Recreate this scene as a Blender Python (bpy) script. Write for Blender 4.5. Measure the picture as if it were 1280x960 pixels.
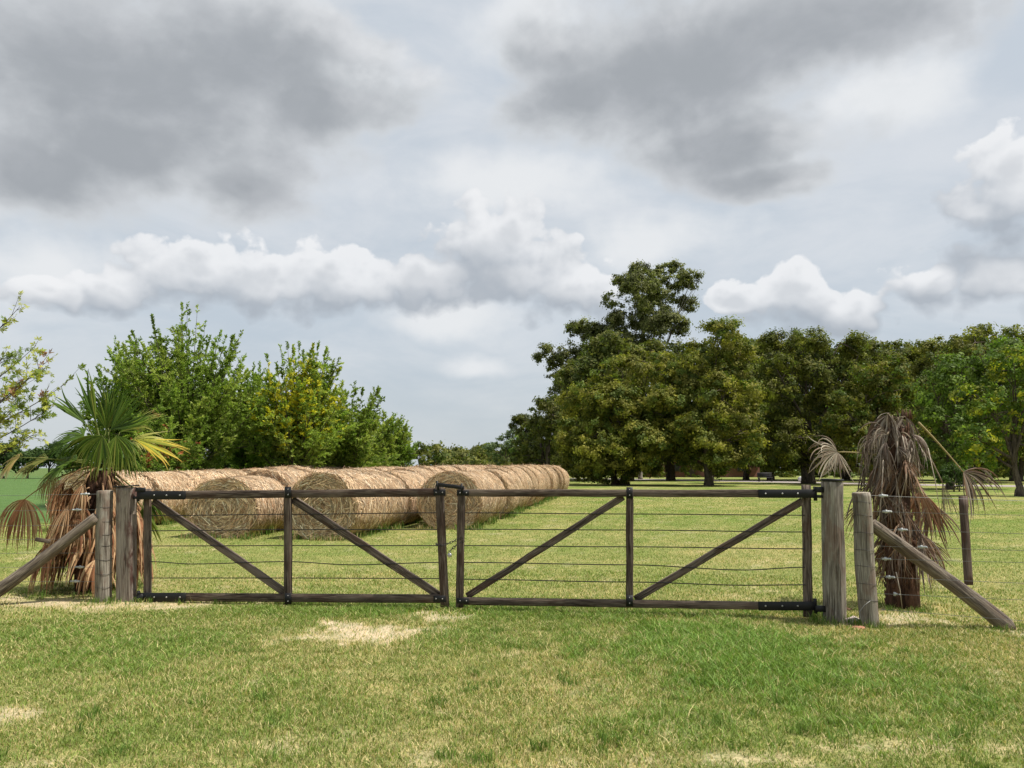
import bpy, math, random
import numpy as np
from mathutils import Vector, noise as mnoise

for o in list(bpy.data.objects):
    bpy.data.objects.remove(o)
SC = bpy.context.scene
COL = SC.collection
R = math.radians

# ------------------------------------------------------------------ camera
H = 1.6
F = 940.0                                   # focal length in pixels of a 1280 wide frame
HOR = 584.0
PITCH = math.atan((HOR - 480.0) / F)
cam_d = bpy.data.cameras.new('camera')
cam_d.sensor_width = 36.0
cam_d.lens = F / 1280 * 36.0
cam_d.clip_end = 3000
cam = bpy.data.objects.new('camera', cam_d)
COL.objects.link(cam)
cam.location = (0, 0, H)
cam.rotation_euler = (R(90) + PITCH, 0, 0)
SC.camera = cam

# ------------------------------------------------------------------ light and exposure
SUN_EL, SUN_AZ = R(60), R(99)               # azimuth from +Y towards +X
EXPO = 0.38
SKY_STRENGTH = 0.1
SUN_STRENGTH = 4.8
SC.view_settings.view_transform = 'Standard'
SC.view_settings.look = 'None'
SC.view_settings.gamma = 1
SC.view_settings.use_curve_mapping = False
SC.view_settings.exposure = EXPO
SC.cycles.use_adaptive_sampling = True
SC.cycles.adaptive_threshold = 0.025
SC.cycles.max_bounces = 6
SC.cycles.diffuse_bounces = 3
SC.cycles.glossy_bounces = 2
SC.cycles.transmission_bounces = 4
sd = bpy.data.lights.new('sun', 'SUN')
sd.energy = SUN_STRENGTH
sd.angle = R(0.6)
sd.color = (1.0, 0.945, 0.86)
sun = bpy.data.objects.new('sun', sd)
COL.objects.link(sun)
sv = Vector((math.cos(SUN_EL) * math.sin(SUN_AZ), math.cos(SUN_EL) * math.cos(SUN_AZ), math.sin(SUN_EL)))
sun.rotation_euler = sv.to_track_quat('Z', 'Y').to_euler()
sun.location = (10, 10, 30)

def ray(px, py):
    v = Vector(((px - 640) / F, 1.0, -(py - 480) / F))
    c, s = math.cos(PITCH), math.sin(PITCH)
    return Vector((v.x, v.y * c - v.z * s, v.y * s + v.z * c))
def G(px, py, z=0.0):
    d = ray(px, py); t = (z - H) / d.z
    return Vector((d.x * t, d.y * t, z))
def P(px, py, Y):
    d = ray(px, py); t = Y / d.y
    return Vector((d.x * t, Y, H + d.z * t))
def uv_dir(px, py):
    d = ray(px, py).normalized()
    return math.atan2(d.x, d.y), math.asin(d.z)

# ------------------------------------------------------------------ node helpers
class NT:
    def __init__(s, nt):
        s.nt = nt; s.n = nt.nodes; s.l = nt.links
    def add(s, typ, **kw):
        n = s.n.new(typ)
        for k, v in kw.items():
            setattr(n, k, v)
        return n
    def _in(s, sock, v):
        if v is None: return
        if isinstance(v, bpy.types.NodeSocket): s.l.new(v, sock)
        else: sock.default_value = v
    def math(s, op, a, b=None, c=None, clamp=False):
        n = s.add('ShaderNodeMath', operation=op, use_clamp=clamp)
        s._in(n.inputs[0], a); s._in(n.inputs[1], b)
        if c is not None: s._in(n.inputs[2], c)
        return n.outputs[0]
    def vmath(s, op, a, b=None):
        n = s.add('ShaderNodeVectorMath', operation=op)
        s._in(n.inputs[0], a); s._in(n.inputs[1], b)
        return n.outputs['Value'] if op in ('LENGTH', 'DOT_PRODUCT', 'DISTANCE') else n.outputs[0]
    def mix(s, f, a, b):
        n = s.add('ShaderNodeMix', data_type='RGBA')
        s._in(n.inputs[0], f)
        for i, v in ((6, a), (7, b)):
            if not isinstance(v, bpy.types.NodeSocket) and len(v) == 3: v = (*v, 1)
            s._in(n.inputs[i], v)
        return n.outputs[2]
    def mul(s, f, a, b):
        n = s.add('ShaderNodeMix', data_type='RGBA', blend_type='MULTIPLY')
        s._in(n.inputs[0], f)
        for i, v in ((6, a), (7, b)):
            if not isinstance(v, bpy.types.NodeSocket) and len(v) == 3: v = (*v, 1)
            s._in(n.inputs[i], v)
        return n.outputs[2]
    def noise(s, vec, scale, detail=4, rough=0.55, dist=0.0):
        n = s.add('ShaderNodeTexNoise')
        s._in(n.inputs['Vector'], vec)
        n.inputs['Scale'].default_value = scale
        n.inputs['Detail'].default_value = detail
        n.inputs['Roughness'].default_value = rough
        n.inputs['Distortion'].default_value = dist
        return n.outputs['Fac']
    def sstep(s, v, a, b, oa=0.0, ob=1.0):
        n = s.add('ShaderNodeMapRange', interpolation_type='SMOOTHSTEP')
        s._in(n.inputs[0], v)
        for i, q in enumerate((a, b, oa, ob)): n.inputs[i + 1].default_value = q
        return n.outputs[0]
    def combine(s, x, y, z=0.0):
        n = s.add('ShaderNodeCombineXYZ')
        s._in(n.inputs[0], x); s._in(n.inputs[1], y); s._in(n.inputs[2], z)
        return n.outputs[0]

# ------------------------------------------------------------------ sky
def px_blob(cx, cy, rx, ry):
    u0, v0 = uv_dir(cx, cy)
    u1, _ = uv_dir(cx + rx, cy); _, v1 = uv_dir(cx, cy - ry)
    return u0, v0, abs(u1 - u0), abs(v1 - v0)

BIG = [(150, 95, 320, 160), (60, 205, 180, 85), (400, 120, 110, 60), (300, 235, 100, 50), (330, 60, 200, 120), (150, 170, 230, 100),
       (900, 60, 300, 130), (820, 110, 210, 90), (1010, 45, 260, 95), (720, 120, 110, 60), (930, 170, 180, 60), (960, 215, 90, 32), (700, 80, 90, 55)]
CUM = [(140, 355, 80, 36), (255, 338, 95, 50), (350, 355, 90, 38), (430, 350, 90, 44), (540, 350, 90, 44),
       (622, 318, 85, 70), (640, 350, 110, 44), (715, 355, 75, 36), (60, 365, 60, 26),
       (985, 372, 90, 42), (1050, 385, 55, 28), (920, 385, 50, 25), (1255, 235, 85, 62), (1215, 262, 60, 30),
       (1255, 335, 110, 52), (1170, 345, 60, 30)]
SOFT = [(1120, 112, 100, 60), (440, 90, 70, 55), (670, 30, 90, 60), (590, 460, 50, 18), (-10, 235, 50, 40), (300, 215, 90, 40), (560, 400, 90, 30),
        (820, 300, 120, 40), (640, 230, 160, 50), (60, 330, 110, 60), (340, 20, 110, 40), (20, 20, 60, 40), (950, 200, 50, 22), (1150, 30, 90, 50)]

def cloud_group(name, blobs, nscale, namp, stretch, billow=()):
    g = bpy.data.node_groups.new(name, 'ShaderNodeTree')
    g.interface.new_socket('P', in_out='INPUT', socket_type='NodeSocketVector')
    g.interface.new_socket('D', in_out='OUTPUT', socket_type='NodeSocketFloat')
    t = NT(g)
    gi = t.add('NodeGroupInput'); go = t.add('NodeGroupOutput')
    p = gi.outputs[0]
    nv = t.vmath('MULTIPLY', p, (1.0, stretch, 1.0))
    wn = t.add('ShaderNodeTexNoise'); t.l.new(nv, wn.inputs['Vector']); wn.inputs['Scale'].default_value = nscale * 0.8
    wn.inputs['Detail'].default_value = 3
    w = t.vmath('MULTIPLY', t.vmath('SUBTRACT', wn.outputs['Color'], (0.5, 0.5, 0.5)), (0.10, 0.06, 0))
    pw = t.vmath('ADD', p, w)
    cur = None
    for b in blobs:
        u0, v0, ru, rv = px_blob(*b)
        q = t.vmath('MULTIPLY', t.vmath('SUBTRACT', pw, (u0, v0, 0)), (1 / ru, 1 / rv, 0))
        f = t.math('SUBTRACT', 1.0, t.vmath('LENGTH', q))
        cur = f if cur is None else t.math('SMOOTH_MAX', cur, f, 0.22)
    n1 = t.noise(nv, nscale, 9, 0.56, 0.15)
    d = t.math('ADD', cur, t.math('MULTIPLY', t.math('SUBTRACT', n1, 0.5), namp))
    for sc_, am in billow:
        vo = t.add('ShaderNodeTexVoronoi', feature='SMOOTH_F1', voronoi_dimensions='2D'); vo.inputs['Scale'].default_value = sc_
        vo.inputs['Smoothness'].default_value = 0.35
        wn2 = t.add('ShaderNodeTexNoise'); t.l.new(nv, wn2.inputs['Vector']); wn2.inputs['Scale'].default_value = sc_ * 0.9; wn2.inputs['Detail'].default_value = 4
        t.l.new(t.vmath('ADD', nv, t.vmath('MULTIPLY', t.vmath('SUBTRACT', wn2.outputs['Color'], (.5, .5, .5)), (1.0 / sc_, 1.0 / sc_, 0))), vo.inputs['Vector'])
        d = t.math('ADD', d, t.math('MULTIPLY', t.math('SUBTRACT', 0.42, vo.outputs['Distance']), am))
    t.l.new(d, go.inputs[0])
    return g

w = bpy.data.worlds.new('World'); SC.world = w; w.use_nodes = True
t = NT(w.node_tree); t.n.clear()
out = t.add('ShaderNodeOutputWorld'); bg = t.add('ShaderNodeBackground'); bg.inputs[1].default_value = SKY_STRENGTH
t.l.new(bg.outputs[0], out.inputs[0])
sky = t.add('ShaderNodeTexSky', sky_type='NISHITA'); sky.sun_disc = False
sky.sun_elevation = SUN_EL; sky.sun_rotation = SUN_AZ
tc = t.add('ShaderNodeTexCoord'); sx = t.add('ShaderNodeSeparateXYZ'); t.l.new(tc.outputs['Generated'], sx.inputs[0])
U = t.math('ARCTAN2', sx.outputs[0], sx.outputs[1]); V = t.math('ARCSINE', sx.outputs[2])
p = t.combine(U, V)
def dens(g, vec):
    n = t.add('ShaderNodeGroup'); n.node_tree = g; t.l.new(vec, n.inputs[0]); return n.outputs[0]
gb = cloud_group('big_clouds', BIG, 6.0, 1.5, 1.4, ((9, .30), (24, .16), (60, .05)))
gc = cloud_group('cumulus', CUM, 13.0, 1.3, 1.15, ((19, .85), (44, .36), (110, .09)))
gcs = cloud_group('cumulus_mass', CUM, 9.0, 0.35, 1.15)
gs = cloud_group('bright_gaps', SOFT, 10.0, 1.6, 1.3)
SK = 1.0 / SKY_STRENGTH / 2 ** EXPO
def c3(r, g_, b): return tuple(SK * (x / 255.0) ** 2.2 for x in (r, g_, b))
# thin high overcast veil over the clear sky
veil = t.noise(t.vmath('MULTIPLY', p, (1.0, 2.6, 1.0)), 3.2, 9, 0.58, 0.5)
base = t.mix(t.sstep(veil, 0.34, 0.68), c3(190, 202, 213), c3(219, 224, 229))
base = t.mix(t.sstep(V, 0.05, 0.45, 0.0, 0.4), base, c3(212, 217, 225))
base = t.mix(t.sstep(V, 0.0, 0.2, 0.7, 0.0), base, c3(196, 203, 207))
base = t.mix(0.05, base, sky.outputs[0])
ds = dens(gs, p)
base = t.mix(t.sstep(ds, -0.3, 0.8, 0.0, 0.8), base, c3(236, 238, 240))
# cumulus
dc = dens(gc, p); dcu = dens(gc, t.vmath('ADD', p, (0.008, 0.012, 0))); dcu2 = dens(gc, t.vmath('ADD', p, (0.015, 0.055, 0)))
mass = t.math('SUBTRACT', dens(gcs, p), dens(gcs, t.vmath('ADD', p, (0.012, 0.045, 0))))
lit = t.math('ADD', t.math('MULTIPLY', t.math('SUBTRACT', dc, dcu), 0.55), t.math('ADD', t.math('MULTIPLY', mass, 0.85), t.math('MULTIPLY', t.math('SUBTRACT', dc, dcu2), 0.15)))
shade_c = t.mix(t.sstep(lit, -0.35, 1.1), c3(168, 176, 186), c3(242, 243, 245))
shade_c = t.mix(t.sstep(dc, 0.35, 1.1, 0.0, 0.5), shade_c, c3(176, 182, 190))
edge_w = t.sstep(lit, -0.2, 0.5, 0.6, 0.16)
al = t.math('DIVIDE', t.math('ADD', dc, 0.08), edge_w, clamp=True)
al = t.math('MULTIPLY', t.math('SMOOTH_MIN', al, 1.0, 0.2), 0.86)
col = t.mix(al, base, shade_c)
# big dark clouds
db = dens(gb, p); dbu = dens(gb, t.vmath('ADD', p, (0.02, 0.03, 0)))
litb = t.math('SUBTRACT', db, dbu)
shade_b = t.mix(t.sstep(db, -0.05, 0.8), c3(212, 216, 220), c3(163, 168, 174))
shade_b = t.mix(t.math('MULTIPLY', t.sstep(litb, 0.05, 0.7), t.sstep(db, 1.0, 0.1)), shade_b, c3(232, 234, 237))
bn = t.noise(t.vmath('MULTIPLY', p, (1, 1.6, 1)), 6, 8, 0.6, 0.4)
shade_b = t.mix(t.sstep(bn, 0.42, 0.75, 0.0, 0.45), shade_b, c3(192, 195, 201))
col = t.mix(t.sstep(db, -0.15, 0.32), col, shade_b)
t.l.new(col, bg.inputs[0])
w.cycles.sampling_method = 'MANUAL'; w.cycles.sample_map_resolution = 512

# ------------------------------------------------------------------ mesh collector
rng = np.random.default_rng(7)
random.seed(7)

class MB:
    def __init__(s):
        s.v = []; s.f = {}; s.c = []; s.t = []; s.n = 0
    def add(s, v, f, col=(1, 1, 1), tex=None):
        v = np.asarray(v, dtype=np.float64).reshape(-1, 3)
        if not isinstance(f, list) or (len(f) and not isinstance(f[0], np.ndarray)):
            if isinstance(f, np.ndarray): f = [f]
            else:
                d = {}
                for q in f: d.setdefault(len(q), []).append(q)
                f = [np.array(x) for x in d.values()]
        for a in f:
            if len(a): s.f.setdefault(a.shape[1], []).append(a + s.n)
        col = np.asarray(col, dtype=np.float64)
        if col.ndim == 1: col = np.tile(col, (len(v), 1))
        s.c.append(col); s.v.append(v)
        s.t.append(v if tex is None else np.asarray(tex, dtype=np.float64))
        s.n += len(v)
    def mesh(s, name, mat, off=(0, 0, 0), smooth=False):
        me = bpy.data.meshes.new(name)
        if s.n:
            v = np.concatenate(s.v) - np.array(off)
            me.vertices.add(len(v)); me.vertices.foreach_set('co', v.astype(np.float32).ravel())
            li = []; st = []; k0 = 0
            for k, fl in s.f.items():
                a = np.concatenate(fl); li.append(a.ravel()); st.append(k0 + np.arange(len(a)) * k); k0 += a.size
            li = np.concatenate(li).astype(np.int32); st = np.concatenate(st).astype(np.int32)
            me.loops.add(len(li)); me.loops.foreach_set('vertex_index', li)
            me.polygons.add(len(st)); me.polygons.foreach_set('loop_start', st)
            me.update(calc_edges=True)
            ca = me.color_attributes.new('Col', 'FLOAT_COLOR', 'POINT')
            c = np.ones((len(v), 4), dtype=np.float32); c[:, :3] = np.concatenate(s.c)
            ca.data.foreach_set('color', c.ravel())
            ta = me.attributes.new('tex', 'FLOAT_VECTOR', 'POINT')
            ta.data.foreach_set('vector', np.concatenate(s.t).astype(np.float32).ravel())
            if smooth: me.polygons.foreach_set('use_smooth', np.ones(len(st), dtype=bool))
        for m in (mat if isinstance(mat, (list, tuple)) else [mat]): me.materials.append(m)
        return me
    def build(s, name, mat, parent=None, smooth=False, loc=None):
        off = parent_loc(parent) if parent else (loc if loc is not None else (0, 0, 0))
        me = s.mesh(name, mat, off, smooth)
        o = bpy.data.objects.new(name, me); COL.objects.link(o)
        if parent: o.parent = parent
        else: o.location = off
        return o

def parent_loc(o):
    v = Vector((0, 0, 0))
    while o is not None:
        v += o.location; o = o.parent
    return v
def tag(o, label=None, cat=None, group=None, kind=None):
    if label: o['label'] = label
    if cat: o['category'] = cat
    if group: o['group'] = group
    if kind: o['kind'] = kind
    return o
def thing(name, label, cat, loc=(0, 0, 0), group=None):
    o = bpy.data.objects.new(name, None); COL.objects.link(o); o.location = loc
    o.empty_display_size = 0.2
    return tag(o, label, cat, group)
def copy_tree(o, parent=None):
    c = o.copy(); COL.objects.link(c); c.parent = parent
    for ch in [x for x in COL.objects if x.parent is o]: copy_tree(ch, c)
    return c

def frame(d):
    d = Vector(d).normalized()
    up = Vector((0, 0, 1)) if abs(d.z) < 0.95 else Vector((0, 1, 0))
    a = d.cross(up).normalized(); b = a.cross(d).normalized()
    return a, b
def tube(mb, pts, rad, n=8, col=(1, 1, 1), caps=True, rough=0.0, seed=0.0, groove=0.0):
    pts = [Vector(q) for q in pts]; m = len(pts)
    if not hasattr(rad, '__len__'): rad = [rad] * m
    vs = []; tx = []; L = 0
    a = b = None
    for i, q in enumerate(pts):
        d = (pts[min(i + 1, m - 1)] - pts[max(i - 1, 0)])
        if d.length < 1e-9: d = Vector((0, 0, 1))
        d.normalize()
        if a is None: a, b = frame(d)
        else:
            a = (a - d * a.dot(d)).normalized(); b = d.cross(a) * -1
            b = a.cross(d)
        if i: L += (pts[i] - pts[i - 1]).length
        for k in range(n):
            th = 2 * math.pi * k / n
            e = a * math.cos(th) + b * math.sin(th)
            r = rad[i]
            if rough or groove:
                r *= 1 + rough * mnoise.noise(Vector((math.cos(th) * 1.2 + seed, math.sin(th) * 1.2, L * 1.5))) \
                    + groove * mnoise.noise(Vector((math.cos(th) * 4 + seed, math.sin(th) * 4, L * 1.2 + seed)))
            vs.append(q + e * r)
            tx.append((math.cos(th) * rad[i] + seed, math.sin(th) * rad[i], L))
    fs = []
    for i in range(m - 1):
        for k in range(n):
            k2 = (k + 1) % n
            fs.append((i * n + k, i * n + k2, (i + 1) * n + k2, (i + 1) * n + k))
    if caps:
        vs.append(pts[0]); tx.append((seed, 0, 0)); vs.append(pts[-1]); tx.append((seed, 0, L))
        c0, c1 = m * n, m * n + 1
        for k in range(n):
            fs.append((c0, (k + 1) % n, k)); fs.append((c1, (m - 1) * n + k, (m - 1) * n + (k + 1) % n))
    mb.add([tuple(q) for q in vs], fs, col, tx)
def beam(mb, p0, p1, w, h, side=None, ch=0.12, wob=0.002, col=(1, 1, 1), bow=(0, 0)):
    """sawn timber with worn edges; w across `side`, h across the other axis"""
    p0, p1 = Vector(p0), Vector(p1); d = (p1 - p0); Ln = d.length; d.normalize()
    if side is None: a, b = frame(d)
    else:
        a = Vector(side); a = (a - d * a.dot(d)).normalized(); b = a.cross(d).normalized()
    m = max(2, int(Ln / 0.09)); c = min(w, h) * ch; seed = random.random() * 50
    prof = [(-w / 2 + c, -h / 2), (w / 2 - c, -h / 2), (w / 2, -h / 2 + c), (w / 2, h / 2 - c),
            (w / 2 - c, h / 2), (-w / 2 + c, h / 2), (-w / 2, h / 2 - c), (-w / 2, -h / 2 + c)]
    vs = []; tx = []; fs = []
    for i in range(m + 1):
        tt = i / m; q = p0 + d * Ln * tt
        bw = math.sin(math.pi * tt)
        for x, y in prof:
            nx = wob * 2 * mnoise.noise(Vector((x * 6 + seed, y * 6, tt * Ln * 2.5)))
            ny = wob * 2 * mnoise.noise(Vector((x * 6, y * 6 + seed, tt * Ln * 2.5 + 9)))
            vs.append(tuple(q + a * (x + nx + bow[0] * bw) + b * (y + ny + bow[1] * bw)))
            tx.append((x + seed, y, tt * Ln))
    for i in range(m):
        for k in range(8):
            k2 = (k + 1) % 8
            fs.append((i * 8 + k, i * 8 + k2, (i + 1) * 8 + k2, (i + 1) * 8 + k))
    fs.append(tuple(range(7, -1, -1))); fs.append(tuple(m * 8 + k for k in range(8)))
    mb.add(vs, fs, col, tx)

# ------------------------------------------------------------------ materials
def mat_new(name):
    m = bpy.data.materials.new(name); m.use_nodes = True
    t = NT(m.node_tree); t.n.clear()
    o = t.add('ShaderNodeOutputMaterial')
    return m, t, o
def attr(t, name): 
    n = t.add('ShaderNodeAttribute'); n.attribute_name = name; return n
def principled(t, o, col, rough=0.7, spec=0.3, metal=0.0, normal=None):
    b = t.add('ShaderNodeBsdfPrincipled')
    if not isinstance(col, bpy.types.NodeSocket) and len(col) == 3: col = (*col, 1)
    t._in(b.inputs['Base Color'], col); t._in(b.inputs['Roughness'], rough)
    b.inputs['Specular IOR Level'].default_value = spec; b.inputs['Metallic'].default_value = metal
    if normal is not None: t.l.new(normal, b.inputs['Normal'])
    if o is not None: t.l.new(b.outputs[0], o.inputs[0])
    return b
def bump(t, h, strength=0.5, dist=0.01):
    n = t.add('ShaderNodeBump'); n.inputs['Strength'].default_value = strength; n.inputs['Distance'].default_value = dist
    t.l.new(h, n.inputs['Height']); return n.outputs[0]

def leaf_mat(name, trans=0.35, rough=0.5, spec=0.35, var=0.25, tboost=(1.15, 1.35, 0.6)):
    m, t, o = mat_new(name)
    a = attr(t, 'Col').outputs['Color']
    oi = t.add('ShaderNodeObjectInfo')
    k = t.math('MULTIPLY_ADD', oi.outputs['Random'], var, 1 - var / 2)
    c = t.vmath('MULTIPLY', a, t.combine(k, k, k))
    b = principled(t, None, c, rough, spec)
    tr = t.add('ShaderNodeBsdfTranslucent'); t.l.new(t.vmath('MULTIPLY', c, tboost), tr.inputs[0])
    mx = t.add('ShaderNodeMixShader'); mx.inputs[0].default_value = trans
    t.l.new(b.outputs[0], mx.inputs[1]); t.l.new(tr.outputs[0], mx.inputs[2]); t.l.new(mx.outputs[0], o.inputs[0])
    return m
M_LEAF = leaf_mat('tree_leaves', 0.38, 0.62, 0.16)
M_GRASS = leaf_mat('grass_blades', 0.3, 0.55, 0.25, 0.0, (1.1, 1.15, 0.7))
M_PALM = leaf_mat('palm_leaf', 0.3, 0.5, 0.18, 0.0)
M_DEAD = leaf_mat('dead_palm_leaf', 0.15, 0.75, 0.15, 0.0, (1.1, 0.9, 0.7))
M_STRAW = leaf_mat('straw', 0.12, 0.6, 0.3, 0.12, (1.0, 0.9, 0.7))

def wood_mat(name, c_light, c_mid, c_dark, red=(0.12, 0.05, 0.03), redf=0.5, rough=0.8, bs=0.6):
    m, t, o = mat_new(name)
    v = attr(t, 'tex').outputs['Vector']
    fine = t.noise(t.vmath('MULTIPLY', v, (90, 90, 4.5)), 1.0, 6, 0.65, 0.4)
    mid = t.noise(t.vmath('MULTIPLY', v, (28, 28, 2.0)), 1.0, 5, 0.6, 0.5)
    blot = t.noise(t.vmath('MULTIPLY', v, (7, 7, 3.0)), 1.0, 4, 0.6, 0.3)
    c = t.mix(t.sstep(mid, 0.36, 0.62), c_dark, c_mid)
    c = t.mix(t.sstep(fine, 0.42, 0.72), c, c_light)
    c = t.mix(t.math('MULTIPLY', t.sstep(blot, 0.5, 0.62), redf), c, red)
    fade = t.noise(t.vmath('MULTIPLY', v, (5, 5, 1.1)), 1.0, 4, 0.6, 0.6)
    c = t.mix(t.sstep(fade, 0.48, 0.72, 0, 0.55), c, c_light)
    c = t.mix(t.sstep(fade, 0.42, 0.30, 0, 0.5), c, c_dark)
    crack = t.sstep(t.noise(t.vmath('MULTIPLY', v, (60, 60, 1.3)), 1.0, 3, 0.5, 0.2), 0.36, 0.30)
    c = t.mix(t.math('MULTIPLY', crack, 0.8), c, tuple(x * 0.25 for x in c_dark))
    h = t.math('SUBTRACT', t.math('ADD', t.math('MULTIPLY', fine, 0.5), mid), t.math('MULTIPLY', crack, 0.8))
    principled(t, o, c, rough, 0.25, normal=bump(t, h, bs, 0.008))
    return m
M_GATE = wood_mat('dark_gate_timber', (0.19, 0.15, 0.115), (0.075, 0.052, 0.038), (0.026, 0.016, 0.012), (0.05, 0.022, 0.014), 0.5)
M_GATEG = wood_mat('weathered_gate_timber', (0.24, 0.19, 0.15), (0.095, 0.072, 0.056), (0.032, 0.022, 0.016), (0.075, 0.035, 0.022), 0.5)
M_POSTG = wood_mat('grey_weathered_post', (0.36, 0.33, 0.27), (0.20, 0.175, 0.14), (0.075, 0.06, 0.045), (0.15, 0.08, 0.055), 0.45)
M_POSTR = wood_mat('reddish_weathered_post', (0.38, 0.33, 0.28), (0.19, 0.15, 0.12), (0.07, 0.045, 0.035), (0.085, 0.036, 0.028), 0.9)
M_STRUT = wood_mat('strut_timber', (0.30, 0.25, 0.19), (0.13, 0.10, 0.075), (0.045, 0.034, 0.027), (0.08, 0.045, 0.032), 0.4)
M_DROP = wood_mat('dropper_timber', (0.16, 0.12, 0.10), (0.085, 0.055, 0.042), (0.04, 0.025, 0.02))
M_TOP = wood_mat('sawn_end_grain', (0.55, 0.50, 0.40), (0.42, 0.37, 0.29), (0.22, 0.18, 0.13), (0.3, 0.2, 0.12), 0.2)

def flat_mat(name, c, rough=0.6, spec=0.4, metal=0.0, nscale=30, var=0.35):
    m, t, o = mat_new(name)
    tc = t.add('ShaderNodeTexCoord')
    n = t.noise(tc.outputs['Object'], nscale, 5, 0.6)
    c2 = t.mix(n, tuple(x * (1 - var) for x in c), tuple(min(1, x * (1 + var)) for x in c))
    principled(t, o, c2, rough, spec, metal, bump(t, n, 0.25, 0.004))
    return m
M_IRON = flat_mat('black_iron', (0.008, 0.008, 0.009), 0.55, 0.35)
M_WIRE = flat_mat('galvanised_wire', (0.22, 0.22, 0.21), 0.5, 0.5, 0.5)
M_DWIRE = flat_mat('dark_gate_wire', (0.035, 0.03, 0.028), 0.5, 0.5, 0.3)
M_BOLT = flat_mat('bolt_heads', (0.45, 0.44, 0.42), 0.4, 0.5, 0.7)
M_ALU = flat_mat('wire_strainer', (0.42, 0.43, 0.42), 0.45, 0.5, 0.3)
M_LOCK = flat_mat('padlock_metal', (0.42, 0.42, 0.44), 0.35, 0.5, 0.8)
M_ROCK = flat_mat('clay_lump', (0.33, 0.16, 0.10), 0.9, 0.2, 0.0, 18, 0.6)
M_ROCK2 = flat_mat('pale_lump', (0.5, 0.42, 0.38), 0.9, 0.2, 0.0, 18, 0.5)
M_BRICK = flat_mat('brick_wall', (0.15, 0.07, 0.05), 0.85, 0.2, 0.0, 6, 0.3)
M_ROOF = flat_mat('dark_roof', (0.10, 0.07, 0.06), 0.8, 0.2, 0.0, 3, 0.3)
M_WHITE = flat_mat('white_paint', (0.72, 0.72, 0.70), 0.6, 0.3, 0.0, 6, 0.1)
M_DARK = flat_mat('dark_metal', (0.03, 0.03, 0.032), 0.6, 0.3)

def bark_mat(name, c1, c2):
    m, t, o = mat_new(name)
    tc = t.add('ShaderNodeTexCoord')
    n = t.noise(t.vmath('MULTIPLY', tc.outputs['Object'], (6, 6, 1.5)), 2.0, 6, 0.65)
    principled(t, o, t.mix(t.sstep(n, 0.35, 0.65), c1, c2), 0.9, 0.15, normal=bump(t, n, 0.6, 0.03))
    return m
M_BARK = bark_mat('dark_bark', (0.045, 0.035, 0.027), (0.13, 0.105, 0.08))
M_BARKP = bark_mat('pale_bark', (0.16, 0.14, 0.11), (0.34, 0.31, 0.26))
M_FIBRE = bark_mat('palm_fibre', (0.025, 0.013, 0.009), (0.13, 0.07, 0.045))

def hay_mat():
    m, t, o = mat_new('hay')
    v = attr(t, 'tex').outputs['Vector']          # (across, around, layer)
    n1 = t.noise(t.vmath('MULTIPLY', v, (60, 7, 60)), 1.0, 6, 0.7, 1.2)
    n2 = t.noise(t.vmath('MULTIPLY', v, (11, 3, 11)), 1.0, 5, 0.65, 1.2)
    n3 = t.noise(t.vmath('MULTIPLY', v, (2.2, 1.2, 2.2)), 1.0, 3, 0.6)
    c = t.mix(t.sstep(n1, 0.32, 0.68), (0.15, 0.09, 0.044), (0.68, 0.50, 0.31))
    c = t.mul(0.85, c, t.mix(t.sstep(n2, 0.36, 0.58), (0.45, 0.38, 0.30), (1, 1, 1)))
    c = t.mix(t.sstep(n3, 0.45, 0.75, 0, 0.4), c, (0.50, 0.33, 0.20))
    oi = t.add('ShaderNodeObjectInfo')
    n4 = t.noise(t.vmath('ADD', t.vmath('MULTIPLY', v, (1.5, 0.8, 1.5)), t.vmath('MULTIPLY', oi.outputs['Location'], (.7, .7, 0))), 1.0, 4, 0.6)
    c = t.mix(t.sstep(n4, 0.5, 0.72, 0, 0.5), c, (0.30, 0.255, 0.20))
    k = t.math('MULTIPLY_ADD', oi.outputs['Random'], 0.22, 0.86); c = t.vmath('MULTIPLY', c, t.combine(k, k, k))
    h = t.math('ADD', n1, t.math('MULTIPLY', n2, 1.5))
    principled(t, o, c, 0.85, 0.15, normal=bump(t, h, 0.9, 0.03))
    return m
M_HAY = hay_mat()

# ------------------------------------------------------------------ 2D noise for ground cover
_perm = np.random.default_rng(3).random((256, 256))
def vnoise(x, y):
    xi = np.floor(x).astype(int); yi = np.floor(y).astype(int)
    fx = x - xi; fy = y - yi; fx = fx * fx * (3 - 2 * fx); fy = fy * fy * (3 - 2 * fy)
    g = lambda a, b: _perm[a % 256, b % 256]
    return (g(xi, yi) * (1 - fx) + g(xi + 1, yi) * fx) * (1 - fy) + (g(xi, yi + 1) * (1 - fx) + g(xi + 1, yi + 1) * fx) * fy
def fbm(x, y, o=4):
    s = 0; a = 0.5; tot = 0
    for i in range(o):
        s = s + a * vnoise(x * 2 ** i + 17 * i, y * 2 ** i + 31 * i); tot += a; a *= 0.55
    return s / tot
def gblob(x, y, px, py, rx, ry):
    c = G(px, py); e = G(px + rx, py); f = G(px, py - ry); g_ = G(px, py + ry)
    ax = abs(e.x - c.x); ay = abs(f.y - g_.y) / 2
    return np.sqrt(((x - c.x) / ax) ** 2 + ((y - c.y) / ay) ** 2)
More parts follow.
